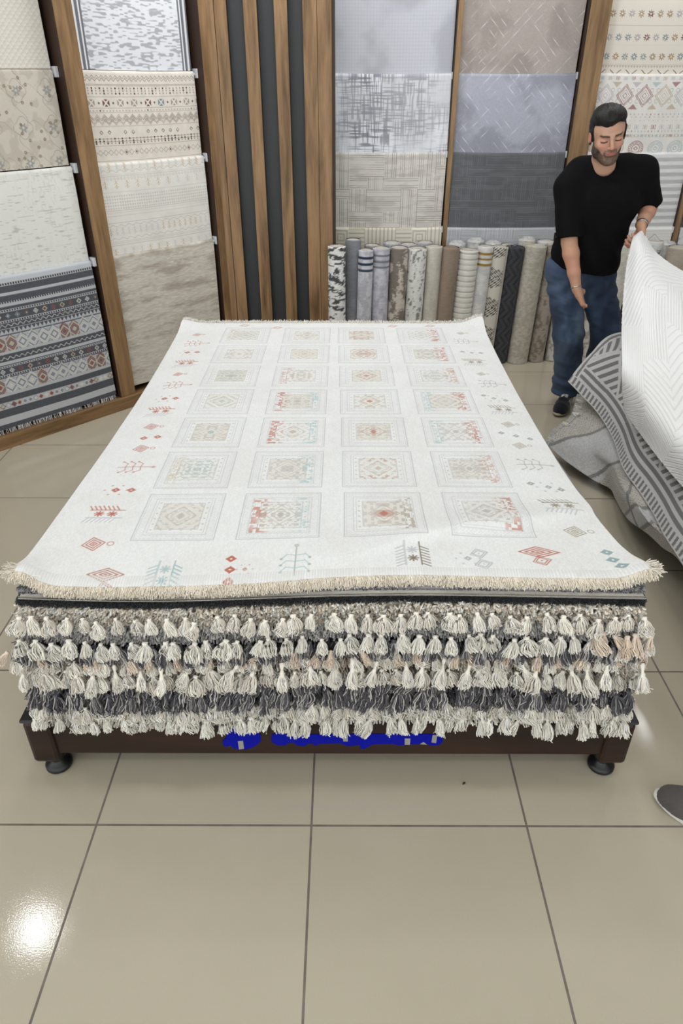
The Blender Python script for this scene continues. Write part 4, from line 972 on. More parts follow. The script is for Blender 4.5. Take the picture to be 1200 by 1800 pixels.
def cloth(name, S, C, mat, thick, parent=None, H=None, offset=-1):
    if H is not None: S = S+norms(S)*H[..., None]
    o = mesh_np(name, S.reshape(-1, 3), grid_faces(S.shape[0], S.shape[1]), mat, parent, C.reshape(-1, 3)); s = o.modifiers.new('thick', 'SOLIDIFY'); s.thickness = thick; s.offset = offset; return o

# grey maze-striped rug: rows from the hem up to the top of the stack, columns from the far edge to the near side
ys_ = [3.80, 3.45, 3.10, 2.75, 2.40, 2.05, 1.6, 1.1]
def zpt(px, py, z): return tuple(atz(px, py, z))
hem = [zpt(998, 671, .37), zpt(1024, 697, .33), zpt(1052, 728, .30), zpt(1078, 775, .28), zpt(1098, 826, .27), zpt(1123, 864, .27), zpt(1146, 902, .27), zpt(1167, 940, .27), zpt(1200, 990, .27), (1.215, 1.7, .27), (1.23, 1.2, .27)]
hem = np.array(hem); m1 = hem.copy(); m2 = hem.copy(); m3 = hem.copy(); m4 = hem.copy()
f0 = np.exp(-np.arange(len(hem))/1.1)
m1 += np.stack([.07+.02*f0, .00*f0, .13-.03*f0], -1); m2 += np.stack([.16+.02*f0, 0*f0, .25-.06*f0], -1)
m3[:, 0] = 1.56+.0*f0; m3[:, 2] = .555-.0*f0; m3[:, 1] += .03; m4[:, 0] = 1.9; m4[:, 2] = .56; 
m2[0] = zpt(1040, 622, .50); m1[0] = zpt(1016, 648, .43); m3[0] = zpt(1075, 590, .585); m4[0] = zpt(1150, 578, .57)
S = patch([hem, m1, m2, m3, m4], 620, 260)
U, V = arclen(S)
def maze(U, V):
    c = flat(U, V, (200, 199, 197)); dk = (122, 122, 121); V0 = V
    # border comb of short bars along the hem
    m = (V0 < .045)*(V0 > .006)*(tri(U/.034) > .5); c = mix(c, dk, m*1.)
    m = ((V0 > .06)*(V0 < .078)) | ((V0 > .095)*(V0 < .113)); c = mix(c, dk, m*1.)
    W = V0-.125; q = .26
    a = (U+W)/1.414; b = (U-W)/1.414; ia = np.floor(a/q); ib = np.floor(b/q); r = ((ia+ib) % 2); t = np.where(r > .5, a, b)
    fa = (a/q % 1); fb = (b/q % 1); gap = (np.minimum(np.minimum(fa, 1-fa), np.minimum(fb, 1-fb)) < .035)
    m = (tri(t/.040) > .5)*(W > 0)*(~gap); c = mix(c, dk, m*1.)
    e = (U < .05); c = np.where((e & (V0 > .05))[..., None], np.where((U < .018)[..., None] | (U > .036)[..., None], np.array((200, 199, 197))/255., np.array(dk)/255.), c)
    return c*(.97+.06*vnoise(U*300, V*300, 3))[..., None]
g = cloth('draped_rug', S+norms(S)*(.006*np.sin(U*9+V*5)*np.exp(-V))[..., None], maze(U, V), M_CLOTH, .008, offset=0)
tag(g, 'light grey rug with dark maze stripes draped under the held white rug', 'rug')

# woven grey rug below it, its far corner spreading over the floor
outer = [zpt(964, 783, .10), zpt(985, 803, .085), zpt(1010, 822, .07), zpt(1045, 845, .055), zpt(1073, 859, .06), zpt(1083, 878, .10), zpt(1104, 912, .14), zpt(1139, 938, .17), zpt(1165, 962, .18), zpt(1200, 992, .19), (1.27, 1.7, .19), (1.28, 1.2, .19)]
outer = np.array(outer)
q1 = np.array([zpt(980, 757, .16), zpt(1003, 775, .16), zpt(1030, 795, .15), zpt(1052, 812, .14), zpt(1072, 828, .16), zpt(1092, 858, .21), zpt(1113, 885, .24), zpt(1145, 920, .25), zpt(1170, 945, .25), zpt(1203, 985, .25), (1.30, 1.7, .25), (1.31, 1.2, .25)])
q2 = np.array([zpt(1003, 728, .24), zpt(1028, 745, .25), zpt(1050, 765, .25), zpt(1068, 790, .25), zpt(1088, 808, .27), zpt(1104, 840, .28), zpt(1126, 868, .29), zpt(1152, 905, .29), zpt(1178, 940, .29), zpt(1208, 975, .29), (1.34, 1.7, .29), (1.35, 1.2, .29)])+np.array([.03, .02, -.03])
q3 = q2.copy(); q3[:, 0] = 1.52; q3[:, 1] = np.linspace(3.62, 1.2, 12); q3[:, 2] = .40; q3[0] = zpt(1024, 696, .27)+np.array([.0, .02, 0]); q3[1] = (1.45, 3.62, .33)
S = patch([outer, q1, q2, q3], 520, 180); U, V = arclen(S)
def woven(U, V):
    c = flat(U, V, (190, 186, 178)); t = (np.abs(((U*.9+V*.5)/.019 % 1)-.5) < .28)*(np.abs(((V-U*.25)/.011 % 1)-.5) < .13); c = mix(c, (96, 94, 90), .75*t*(cell(U/.019, V/.011, 3) > .2))
    lt = (192, 192, 191); w = U-V*1.1
    for u0, u1 in ((.02, .30), (.34, .37), (.86, .98)): c = mix(c, lt, 1.*fill(np.maximum(u0-w, w-u1)))
    for u0 in (.0, .32, .84, 1.0): c = mix(c, (132, 132, 132), .95*line(w-u0, .026))
    c = mix(c, (132, 132, 132), .95*line(U+V*.8-.98, .024)*(U > .8))
    return c*(.93+.14*vnoise(U*240, V*240, 3))[..., None]
g = cloth('draped_rug', S+norms(S)*(.008*np.sin(U*11-V*7)*sstep(0, .1, V))[..., None], woven(U, V), M_CLOTH, .007, offset=0)
tag(g, 'grey woven rug with fringed corner trailing toward the floor beside the man\'s shoe', 'rug')
e = S[:, 0]; n = 420; t = rng.random(n)*(len(e)-1); i = t.astype(int); i = np.minimum(i, len(e)-2); p = e[i]+(e[i+1]-e[i])*(t-i)[:, None]
K = 4; P = np.zeros((n, K, 3)); d = np.tile([-.8, .5, .12], (n, 1))+rng.normal(0, .35, (n, 3)); d /= np.linalg.norm(d, axis=1, keepdims=True)
for k in range(K): P[:, k] = p; p = p+d*.009; d[:, 2] -= .15
P[:, :, 2] = np.maximum(P[:, :, 2], .004)
Vv, Ff = tubes(P, .0013, 3); mesh_np('fringe', Vv, Ff, M_YARN, g, np.tile(np.array((226, 225, 222))/255., (len(Vv), 1)))
for tt_ in (.12, .5, .72, .82, .9):
    p = e[int(tt_*(len(e)-1))]; o = bpy.data.objects.new('tassel', tassel_mesh('white', int(tt_*10) % 7)); COL.objects.link(o); o.parent = g; o.location = p+np.array([-.015, .01, .01]); o.rotation_euler = (0, 1.1, 2.4); o.scale = (.8, .8, .8)

# white rug lifted by the man: rows from the held edge down to the hem
def ap(px, py, Y): return tuple(aty(px, py, Y))
R0 = [ap(1121, 411, 3.93), ap(1128, 408, 3.93), ap(1138, 424, 3.90), ap(1150, 443, 3.86), ap(1175, 463, 3.80), ap(1202, 480, 3.74), ap(1260, 520, 3.6), ap(1330, 570, 3.4)]
R1 = [ap(1110, 425, 3.88), ap(1122, 420, 3.88), ap(1136, 438, 3.84), ap(1152, 458, 3.79), ap(1178, 483, 3.70), ap(1206, 505, 3.62), ap(1270, 550, 3.45), ap(1345, 610, 3.2)]
R2 = [ap(1100, 480, 3.72), ap(1117, 478, 3.76), ap(1134, 482, 3.70), ap(1152, 496, 3.62), ap(1180, 520, 3.52), ap(1210, 545, 3.42), ap(1280, 600, 3.25), ap(1360, 670, 3.0)]
def zr(pts, zs): return [tuple(atz(px, py, z)) for (px, py), z in zip(pts, zs)]
R3 = zr([(1094, 570), (1112, 572), (1130, 570), (1150, 555), (1180, 570), (1212, 598), (1290, 660), (1370, 740)], [.78, .765, .765, .80, .78, .755, .72, .70])
R4 = zr([(1093, 640), (1113, 650), (1133, 655), (1156, 655), (1185, 665), (1218, 690), (1300, 750), (1380, 820)], [.66, .65, .65, .655, .65, .64, .635, .63])
R5 = zr([(1096, 690), (1118, 705), (1140, 725), (1166, 745), (1194, 770), (1228, 805), (1310, 870), (1390, 940)], [.545, .56, .58, .59, .59, .59, .59, .59])
R6 = zr([(1099, 720), (1112, 740), (1128, 763), (1150, 795), (1172, 824), (1205, 861), (1270, 935), (1340, 1020)], [.47, .465, .46, .46, .46, .46, .46, .46])
S = patch([R0, R1, R2, R3, R4, R5, R6], 560, 640); U, V = arclen(S)
Ug = np.broadcast_to(np.linspace(0, 1, S.shape[1])[None], U.shape); Vg = np.broadcast_to(np.linspace(0, 1, S.shape[0])[:, None], U.shape)
q_ = .034; Vw = V+.01*np.sin(U*4); bl = np.floor(U/.42+.15*np.sin(V*3)); typ = _hash(bl, np.floor(Vw/.36+.5*(bl % 2)), 8)
U9 = Ug*1.35; V9 = Vg*1.35; bl = np.floor(U9/.36); typ = _hash(bl, np.floor(V9/.34+.5*(bl % 2)), 8)
t = np.where(typ > .7, U9, np.where(typ > .3, V9*.85+U9*.5, V9*.95-U9*.35)); dln = (t/q_ % 1-.5)*q_
g1 = line(dln, .0045, .003); H = -.0016*g1+.0006*np.cos(2*np.pi*(t/q_))*-1+.004*np.sin(U*5+V*3)*sstep(0, .3, Vg)
C = flat(U, V, (243, 243, 242)); C = mix(C, (216, 215, 212), .55*g1)
C = np.where(((Vg > .992) | (Ug < .006))[..., None], np.array((240, 239, 236))/255., C)
w_ = cloth('draped_rug', S, C, M_PLUSH, .010, None, H, offset=0)
tag(w_, 'white relief-patterned rug whose corner the man lifts with his left hand', 'rug')

# ---------------------------------------------------------------- signed-distance modelling for the figure
def nets(Fd, o, h):
    s = Fd < 0; a = np.zeros(tuple(np.array(Fd.shape)-1), np.int8); crn = [(i, j, k) for i in (0, 1) for j in (0, 1) for k in (0, 1)]
    nx_, ny_, nz_ = a.shape
    for i, j, k in crn: a += s[i:i+nx_, j:j+ny_, k:k+nz_]
    act = (a > 0) & (a < 8); ijk = np.argwhere(act); idx = np.full(a.shape, -1, np.int32); idx[act] = np.arange(len(ijk))
    vals = np.stack([Fd[ijk[:, 0]+i, ijk[:, 1]+j, ijk[:, 2]+k] for i, j, k in crn], 1); cp = np.array(crn, float)
    acc = np.zeros((len(ijk), 3)); cnt = np.zeros(len(ijk))
    for p in range(8):
        for q in range(p+1, 8):
            if np.abs(cp[p]-cp[q]).sum() != 1: continue
            va, vb = vals[:, p], vals[:, q]; m = (va < 0) != (vb < 0); t = np.where(m, va/(va-vb+1e-12), 0)
            acc += m[:, None]*(cp[p]+(cp[q]-cp[p])*t[:, None]); cnt += m
    V = o+h*(ijk+acc/cnt[:, None]); Fs = []
    for ax in range(3):
        o1, o2 = [(1, 2), (2, 0), (0, 1)][ax]
        sl = [slice(1, -1)]*3; sl[ax] = slice(0, -1); sl2 = [slice(1, -1)]*3; sl2[ax] = slice(1, None)
        s0 = s[tuple(sl)]; s1 = s[tuple(sl2)]; d = np.argwhere(s0 != s1); inside = s0[tuple(d.T)]
        base = d.copy(); base[:, o1] += 1; base[:, o2] += 1
        def c(da, db): b = base.copy(); b[:, o1] -= da; b[:, o2] -= db; return idx[b[:, 0], b[:, 1], b[:, 2]]
        qd = np.stack([c(1, 1), c(0, 1), c(0, 0), c(1, 0)], 1); qd[~inside] = qd[~inside][:, ::-1]; Fs.append(qd)
    return V, np.concatenate(Fs)
class Field:
    def __init__(s, lo, hi, h):
        s.lo = np.array(lo, float); s.h = h; n = np.ceil((np.array(hi)-s.lo)/h).astype(int)+1; s.F = np.full(n, .08, np.float32); s.n = n
    def _blk(s, lo, hi, m):
        a = np.maximum(np.floor((np.array(lo)-m-s.lo)/s.h).astype(int), 0); b = np.minimum(np.ceil((np.array(hi)+m-s.lo)/s.h).astype(int)+1, s.n)
        if (b <= a).any(): return None
        g = [(s.lo[k]+s.h*np.arange(a[k], b[k])).astype(np.float32) for k in range(3)]
        X, Y, Z = np.meshgrid(*g, indexing='ij'); return tuple(slice(a[k], b[k]) for k in range(3)), X, Y, Z
    def _comb(s, sl, d, k, op):
        F = s.F[sl]
        if op == 'sub': d = -d; e = np.maximum(k-np.abs(F-d), 0)/k if k else 0; s.F[sl] = np.maximum(F, d)+(e*e*k/4 if k else 0)
        else: e = np.maximum(k-np.abs(F-d), 0)/k if k else 0; s.F[sl] = np.minimum(F, d)-(e*e*k/4 if k else 0)
    def cone(s, p, q, r1, r2, k=.01, op='add', flat_=None, cut=None):
        p = np.array(p, float); q = np.array(q, float); R = max(r1, r2); b = s._blk(np.minimum(p, q)-R, np.maximum(p, q)+R, .03+k)
        if b is None: return s
        sl, X, Y, Z = b; v = q-p; L = v@v+1e-12; t = np.clip(((X-p[0])*v[0]+(Y-p[1])*v[1]+(Z-p[2])*v[2])/L, 0, 1)
        dx, dy, dz = X-p[0]-t*v[0], Y-p[1]-t*v[1], Z-p[2]-t*v[2]
        if flat_ is not None: n_, f = flat_; n_ = np.array(n_)/np.linalg.norm(n_); w = dx*n_[0]+dy*n_[1]+dz*n_[2]; g = f-1; dx = dx+n_[0]*w*g; dy = dy+n_[1]*w*g; dz = dz+n_[2]*w*g
        d = np.sqrt(dx*dx+dy*dy+dz*dz)-(r1+(r2-r1)*t)
        if cut is not None:
            for c0, n_ in cut: d = np.maximum(d, (X-c0[0])*n_[0]+(Y-c0[1])*n_[1]+(Z-c0[2])*n_[2])
        s._comb(sl, d, k, op); return s
    def ell(s, c, r, k=.01, op='add', M=None, cut=None):
        c = np.array(c, float); r = np.array(r, float); b = s._blk(c-r.max(), c+r.max(), .03+k)
        if b is None: return s
        sl, X, Y, Z = b; x, y, z = X-c[0], Y-c[1], Z-c[2]
        if M is not None: x, y, z = [M[i, 0]*x+M[i, 1]*y+M[i, 2]*z for i in range(3)]     # M rows = local axes
        k0 = np.sqrt((x/r[0])**2+(y/r[1])**2+(z/r[2])**2)+1e-6; k1 = np.sqrt((x/r[0]**2)**2+(y/r[1]**2)**2+(z/r[2]**2)**2)+1e-6; d = k0*(k0-1)/k1
        if cut is not None:
            for c0, n_ in cut: d = np.maximum(d, (X-c0[0])*n_[0]+(Y-c0[1])*n_[1]+(Z-c0[2])*n_[2])
        s._comb(sl, d, k, op); return s
    def chain(s, pts, k=.01, **kw):
        for (p, r), (q, r2) in zip(pts[:-1], pts[1:]): s.cone(p, q, r, r2, k, **kw)
        return s
    def grid(s): return np.meshgrid(*[s.lo[k]+s.h*np.arange(s.n[k]) for k in range(3)], indexing='ij')
    def mesh(s): return nets(s.F, s.lo, s.h)
def n3(P, f, seed=0): return (vnoise(P[:, 0]*f, P[:, 1]*f+P[:, 2]*f*.37, seed)+vnoise(P[:, 2]*f, P[:, 0]*f*.6-P[:, 1]*f*.5, seed+1)-1)

def skin_mat():
    m = cloth_mat('skin', 90, .08, .04, .48, 0, .4, dist=.001); b = m.node_tree.nodes['Principled BSDF']
    b.inputs['Subsurface Weight'].default_value = .12; b.inputs['Subsurface Radius'].default_value = (.9, .35, .2); b.inputs['Subsurface Scale'].default_value = .012; return m
M_SKIN = skin_mat(); M_HAIR = cloth_mat('hair', 160, .5, .3, .5, 0, .35, attr=False, color=(19, 16, 15), dist=.003)
M_TEE = cloth_mat('black_tshirt', 700, .2, .1, .9, .0, .15, attr=False, color=(13, 13, 15)); M_DENIM = cloth_mat('denim', 900, .3, .10, .85, .05, .2)

man = empty('person', (1.40, 4.15, 0)); tag(man, 'bearded man in black t-shirt and blue jeans bending to lift the white rug', 'person')
MO = np.array([1.40, 4.15, 0])
def addm(name, V, F, mat, col=None, par=man, off=MO): return mesh_np(name, V-off, F, mat, par, col)
# head in its own frame: x to his left, y forward, z up
yaw, pit, rol = math.radians(-2), math.radians(13), math.radians(9)
fwd = np.array([math.sin(yaw), -math.cos(yaw), 0.]); left = np.array([math.cos(yaw), math.sin(yaw), 0.]); up = np.array([0, 0, 1.])
fwd2 = fwd*math.cos(pit)-up*math.sin(pit); up2 = up*math.cos(pit)+fwd*math.sin(pit)
left3 = left*math.cos(rol)+up2*math.sin(rol); up3 = -left*math.sin(rol)+up2*math.cos(rol)
HM = np.stack([left3, fwd2, up3], 0)              # rows local axes
HC = np.array(aty(1067, 240, 3.99))
def head_field():
    f = Field((-.11, -.16, -.26), (.11, .15, .15), .0024)
    f.ell((0, -.012, .040), (.074, .094, .086), .0).ell((0, .040, .045), (.060, .048, .060), .03).ell((0, .028, -.035), (.060, .062, .068), .03)
    f.ell((0, .058, -.088), (.030, .026, .024), .03).cone((-.046, .0, -.062), (-.012, .066, -.093), .018, .016, .03).cone((.046, 0, -.062), (.012, .066, -.093), .018, .016, .03)
    f.ell((-.038, .066, -.015), (.022, .020, .020), .02).ell((.038, .066, -.015), (.022, .020, .020), .02)
    f.cone((-.034, .083, .030), (-.010, .092, .026), .009, .009, .012).cone((.034, .083, .030), (.010, .092, .026), .009, .009, .012)
    f.ell((-.032, .103, .011), (.019, .016, .013), .012, 'sub').ell((.032, .103, .011), (.019, .016, .013), .012, 'sub')
    f.ell((-.032, .079, .009), (.0155, .0135, .0125), .004).ell((.032, .079, .009), (.0155, .0135, .0125), .004)
    f.cone((0, .090, .022), (0, .111, -.016), .0075, .0095, .010).ell((0, .110, -.022), (.0105, .010, .009), .006).ell((-.012, .099, -.024), (.0075, .009, .007), .006).ell((.012, .099, -.024), (.0075, .009, .007), .006)
    f.ell((-.0065, .106, -.031), (.003, .004, .003), .003, 'sub').ell((.0065, .106, -.031), (.003, .004, .003), .003, 'sub')
    f.ell((0, .088, -.050), (.028, .012, .018), .012).ell((0, .0985, -.0475), (.021, .0065, .0042), .004).ell((0, .0975, -.0565), (.018, .0065, .0052), .004)
    f.cone((-.022, .094, -.052), (.022, .094, -.052), .0012, .0012, .002, 'sub')
    for sx in (-1, 1):
        f.ell((sx*.077, -.008, .000), (.009, .019, .031), .006).ell((sx*.084, -.004, .004), (.005, .011, .019), .004, 'sub')
    f.cone((0, -.02, -.06), (0, -.045, -.16), .056, .058, .03).cone((0, -.045, -.16), (0, -.06, -.215), .058, .028, .02)
    return f
V, F = head_field().mesh()
x, y, z = V.T; ax_ = np.abs(x)
skin = np.tile(np.array((200, 158, 134))/255., (len(V), 1)); 
def mc(c, col, m): m = np.clip(m, 0, 1)[:, None]; return c*(1-m)+np.array(col)/255.*m
g = lambda cx, cy, cz, s: np.exp(-(((ax_-cx)**2+(y-cy)**2+(z-cz)**2)/s**2))
skin = mc(skin, (212, 138, 118), .5*g(.038, .08, -.015, .022)+.45*g(0, .11, -.02, .014)); skin = mc(skin, (206, 132, 114), .7*sstep(.070, .078, ax_)*(z < .04)*(z > -.04))
nz_ = n3(V, 260, 3)*.5
bl_ = np.where(y > .02, -.030-.030*sstep(.02, .075, y)*sstep(.060, .03, ax_), -.012+.0*y)   # upper edge of the beard
beard = sstep(.006, -.006, z-bl_+nz_*.006)*sstep(-.012, .004, y)*sstep(-.098, -.086, z+.035*sstep(.02, .07, y))*sstep(-.02, .01, y+.3*(z+.09))
mou = np.exp(-((ax_/.029)**4))*np.exp(-((z+.0395)/.0065)**2)*(y > .085); 
beard = np.clip(beard+mou*.9+.8*np.exp(-((ax_-.026)/.006)**2)*np.exp(-((z+.052)/.012)**2)*(y > .07), 0, .93)
skin = mc(skin, (40, 33, 30), beard*(.80+.5*nz_)*(.72+.28*sstep(.02, .055, ax_)))
lip = (np.exp(-(ax_/.021)**4)*np.exp(-((z+.052)/.0085)**2)*(y > .092)); skin = mc(skin, (172, 106, 100), np.clip(lip*1.3, 0, 1))
browz = .031+.06*(ax_-.03)-4*(ax_-.032)**2
skin = mc(skin, (42, 30, 26), .92*np.exp(-((z-browz)/.0042)**2)*sstep(.009, .014, ax_)*sstep(.055, .045, ax_)*(y > .05))
lid = np.exp(-((z-(.0030+6*(ax_-.032)**2))/.0029)**2)*sstep(.015, .019, ax_)*sstep(.050, .045, ax_)*(y > .07); skin = mc(skin, (34, 24, 22), .95*lid)
skin = mc(skin, (176, 118, 100), .5*np.exp(-((z-.019)/.004)**2)*sstep(.016, .02, ax_)*sstep(.05, .044, ax_)*(y > .07))
V = V*[1.06, 1, 1]; HV = HC+V@HM; HF, HCc = F, skin
# hair
f = Field((-.12, -.14, -.08), (.12, .15, .19), .0026)
f.ell((0, -.016, .046), (.082, .101, .093), .0).ell((0, .040, .098), (.064, .052, .034), .03).ell((.0, .0, .112), (.068, .080, .030), .03)
X, Y_, Z = f.grid()
hl = .079-.30*np.maximum(np.abs(X)-.045, 0)-.014*np.exp(-((X+.018)/.02)**2)+.010*np.exp(-((X-.03)/.02)**2)   # hairline height on the forehead
cutf = np.where(Y_ > .028, (hl-Z), -1.0); side = np.where((Y_ > -.005)&(Y_ <= .028), (.006+.0*Y_-Z)-.03, -1)
nape = (-.045-Z)
d = np.maximum(np.maximum(f.F, np.minimum(cutf, .05)), nape); d = np.maximum(d, np.where((Y_ > -.03), (-.012-Z), -1)); d = np.maximum(d, np.where(Y_ > .028, -(np.abs(X)-.0)+(-1), -1))
# clear the ears and the temples
ear = np.sqrt(((np.abs(X)-.085)/.02)**2+((Y_+.006)/.021)**2+((Z+.004)/.03)**2); d = np.maximum(d, (1-ear)*.02)
f.F = d.astype(np.float32)
for sx in (-1, 1): f.cone((sx*.070, .020, .045), (sx*.072, .022, -.002), .011, .006, .006)
V, F = f.mesh(); 
dirn = vnoise(V[:, 0]*420+V[:, 2]*60, V[:, 1]*40+V[:, 2]*30, 5)-.5; cn = V-np.array([0, -.01, .04]); cn /= np.linalg.norm(cn, axis=1, keepdims=True)
V = V+cn*(dirn*.0022+.004*(vnoise(V[:, 0]*70+V[:, 1]*20, V[:, 2]*50, 8)-.5))[:, None]
HAIRV, HAIRF = HC+(V*[1.06, 1, .985])@HM, F

# arms with hands (fine), joined inside the sleeves
def hand(f, W, dirf, palm_n, side, curl, sc=1.0, spread=.06):
    """W wrist, dirf hand direction, palm_n palm normal, side: thumb direction"""
    dirf = np.array(dirf)/np.linalg.norm(dirf); palm_n = np.array(palm_n, float); palm_n -= dirf*(palm_n@dirf); palm_n /= np.linalg.norm(palm_n); th = np.cross(palm_n, dirf)*side; W = np.array(W)
    PT = lambda a, b, c: W+sc*(dirf*a+th*b+palm_n*c)
    f.cone(PT(0, 0, 0), PT(.03, 0, 0), .026*sc, .027*sc, .012, flat_=(palm_n, 1.35))
    f.cone(PT(.025, .014, 0), PT(.082, .026, 0), .017*sc, .014*sc, .012, flat_=(palm_n, 1.1)).cone(PT(.025, -.012, 0), PT(.078, -.026, 0), .017*sc, .013*sc, .012, flat_=(palm_n, 1.1)).cone(PT(.03, 0, 0), PT(.085, 0, 0), .018*sc, .0145*sc, .012, flat_=(palm_n, 1.1))
    for q, (b, l1, l2, l3, r) in enumerate(((.029, .042, .026, .021, .0093), (.010, .046, .029, .022, .0095), (-.010, .042, .027, .021, .0092), (-.028, .033, .020, .018, .0082))):
        base = PT(.084-abs(q-1)*.004, b, 0); a = 0; p = base; r = r*sc; cu = curl[q]
        for l, ca, rr_ in ((l1, cu[0], r), (l2, cu[1], r*.93), (l3, cu[2], r*.85)):
            a += ca; dd = dirf*math.cos(a)+palm_n*math.sin(a)+th*(b*spread*20*.05); dd /= np.linalg.norm(dd); q2 = p+dd*l*sc; f.cone(p, q2, rr_, rr_*.93, .004); p = q2
    a0 = PT(.018, .024, .006); a1 = PT(.045, .046, .016+.01*curl[4][0]); a2 = PT(.070, .054-.012*curl[4][0], .020+.022*curl[4][0]); a3 = PT(.090, .052-.026*curl[4][0], .022+.038*curl[4][0])
    f.cone(a0, a1, .016*sc, .012*sc, .012).cone(a1, a2, .0118*sc, .0105*sc, .004).cone(a2, a3, .0102*sc, .0085*sc, .003)
SR = np.array([1.205, 4.08, 1.295]); ER = aty(1000, 425, 4.00); WR = aty(1013, 508, 3.93)
f = Field(np.minimum(ER, WR)-[.10, .12, .24], np.maximum(SR, ER)+[.12, .10, -.06], .0026)
f.chain([(SR, .052), ((SR+ER)/2, .050), (ER, .041)], .02); dv = WR-ER
f.chain([(ER, .041), (ER+dv*.25, .043), (ER+dv*.65, .033), (WR, .0255)], .015)
hd = aty(1040, 572, 3.90)-WR
hand(f, WR, hd, (.75, -.2, .45), 1, [(.0, .06, .05), (.10, .15, .1), (.5, .5, .3), (.7, .6, .4), (1.1, 0)], 1.10)
RV, RF = f.mesh()
SL = np.array([1.585, 4.10, 1.365]); EL = aty(1141, 362, 4.15); WL = aty(1127, 396, 3.99)
f = Field(np.minimum(EL, WL)-[.12, .14, .16], np.maximum(SL, EL)+[.08, .10, -.04], .0026)
f.chain([(SL, .052), ((SL+EL)/2, .050), (EL, .042)], .02); dv = WL-EL
f.chain([(EL, .043), (EL+dv*.3, .043), (EL+dv*.7, .034), (WL, .0265)], .015)
hand(f, WL, (-.05, -.62, -.75), (-.95, .1, -.1), -1, [(.9, 1.0, .5), (1.0, 1.1, .6), (1.1, 1.1, .6), (1.1, 1.1, .6), (1.3, 0)], 1.05)
LV, LF = f.mesh()
# torso, neck and legs under the clothes (coarser)
NB = np.array([1.385, 4.09, 1.40]); CHS = np.array([1.39, 4.13, 1.24]); PV = np.array([1.385, 4.21, .90])
TH = .045; HIPR = np.array([1.295, 4.21, .84]); HIPL = np.array([1.475, 4.22, .84]); KR = aty(999, 590, 4.12); AR = aty(994, 690, 4.20); KL = aty(1066, 585, 4.17); AL = aty(1040, 688, 4.32)
AR[2] = .10; AL[2] = .10
f = Field((1.0, 3.75, .02), (1.85, 4.5, 1.56), .0065)
f.cone(NB+[-.02, .0, -.03], HC-up3*.05-fwd2*.02, .057, .054, .02); f.cone(NB+[-.12, .01, -.02], NB+[.12, .01, -.02], .042, .042, .03).cone(CHS+[-.09, .0, 0], CHS+[.09, 0, 0], .105, .105, .05).cone(CHS, PV, .125, .12, .05).cone(PV+[-.06, 0, 0], PV+[.06, 0, 0], .11, .11, .05)
f.cone(CHS+[-.08, 0, .05], SR, .07, .055, .04).cone(CHS+[.08, 0, .05], SL, .07, .055, .04)
f.chain([(HIPR, .082), (KR, .052), (AR, .036)], .03).chain([(HIPL, .082), (KL, .052), (AL, .036)], .03)
BV, BF = f.mesh()
sk = np.array((198, 152, 126))/255.
def armcol(V, W, tip): d = np.linalg.norm(V-W, axis=1); c = np.tile(sk, (len(V), 1)); return mc(c, (206, 136, 116), .35*sstep(.05, .15, d)*sstep(.25, .15, d))
VV = np.concatenate([BV, HV, RV, LV]); FFs = np.concatenate([BF, HF+len(BV), RF+len(BV)+len(HV), LF+len(BV)+len(HV)+len(RV)])
CC = np.concatenate([np.tile(sk, (len(BV), 1)), HCc, armcol(RV, WR, hd), armcol(LV, WL, None)])
addm('body', VV, FFs, M_SKIN, CC); addm('hair', HAIRV, HAIRF, M_HAIR)

# t-shirt
f = Field((.98, 3.80, .78), (1.86, 4.45, 1.50), .005)
hemz = .855
f.cone(NB+[-.125, .015, -.035], NB+[.115, .015, -.02], .078, .078, .0).cone(CHS+[-.075, .0, .0], CHS+[.085, 0, .0], .142, .142, .06).cone(CHS+[-.03, .0, -.02], PV+[-.03, .0, -.08], .155, .155, .06, cut=None).cone(CHS+[.04, .0, -.02], PV+[.045, .0, -.08], .155, .155, .06)
f.cone(CHS+[-.11, .0, .07], SR, .09, .070, .04).cone(CHS+[.10, .0, .07], SL, .10, .074, .04)
cr = SR+(ER-SR)*.93; nr = (ER-SR)/np.linalg.norm(ER-SR); cl = SL+(EL-SL)*.95; nl = (EL-SL)/np.linalg.norm(EL-SL)
f.cone(SR, SR+(ER-SR)*1.2, .076, .069, .035, cut=[(cr, nr)]).cone(SL, SL+(EL-SL)*1.25, .078, .070, .035, cut=[(cl, nl)])
X, Y_, Z = f.grid(); f.F = np.maximum(f.F, (hemz+.02*np.sin(X*7)-Z+.03*(Y_-4.1))).astype(np.float32)
nk = HC-up3*.10-fwd2*.02; f.cone(nk+[.012, -.010, -.035], nk+[0, -.02, .10], .060, .072, .008, 'sub')
V, F = f.mesh()
nn = np.stack([V[:, 0]-1.39, V[:, 1]-4.15, 0*V[:, 0]], -1); nn /= np.linalg.norm(nn, axis=1, keepdims=True)+1e-6
fold = .012*(fbm(V[:, 0]*9+V[:, 2]*6, V[:, 2]*9-V[:, 0]*5+V[:, 1]*3, 21, 3)-.5)+.007*np.sin((V[:, 0]*.8+V[:, 2])*38+2*np.sin(V[:, 0]*9))*sstep(1.2, .95, V[:, 2])
addm('tshirt', V+nn*fold[:, None], F, M_TEE)

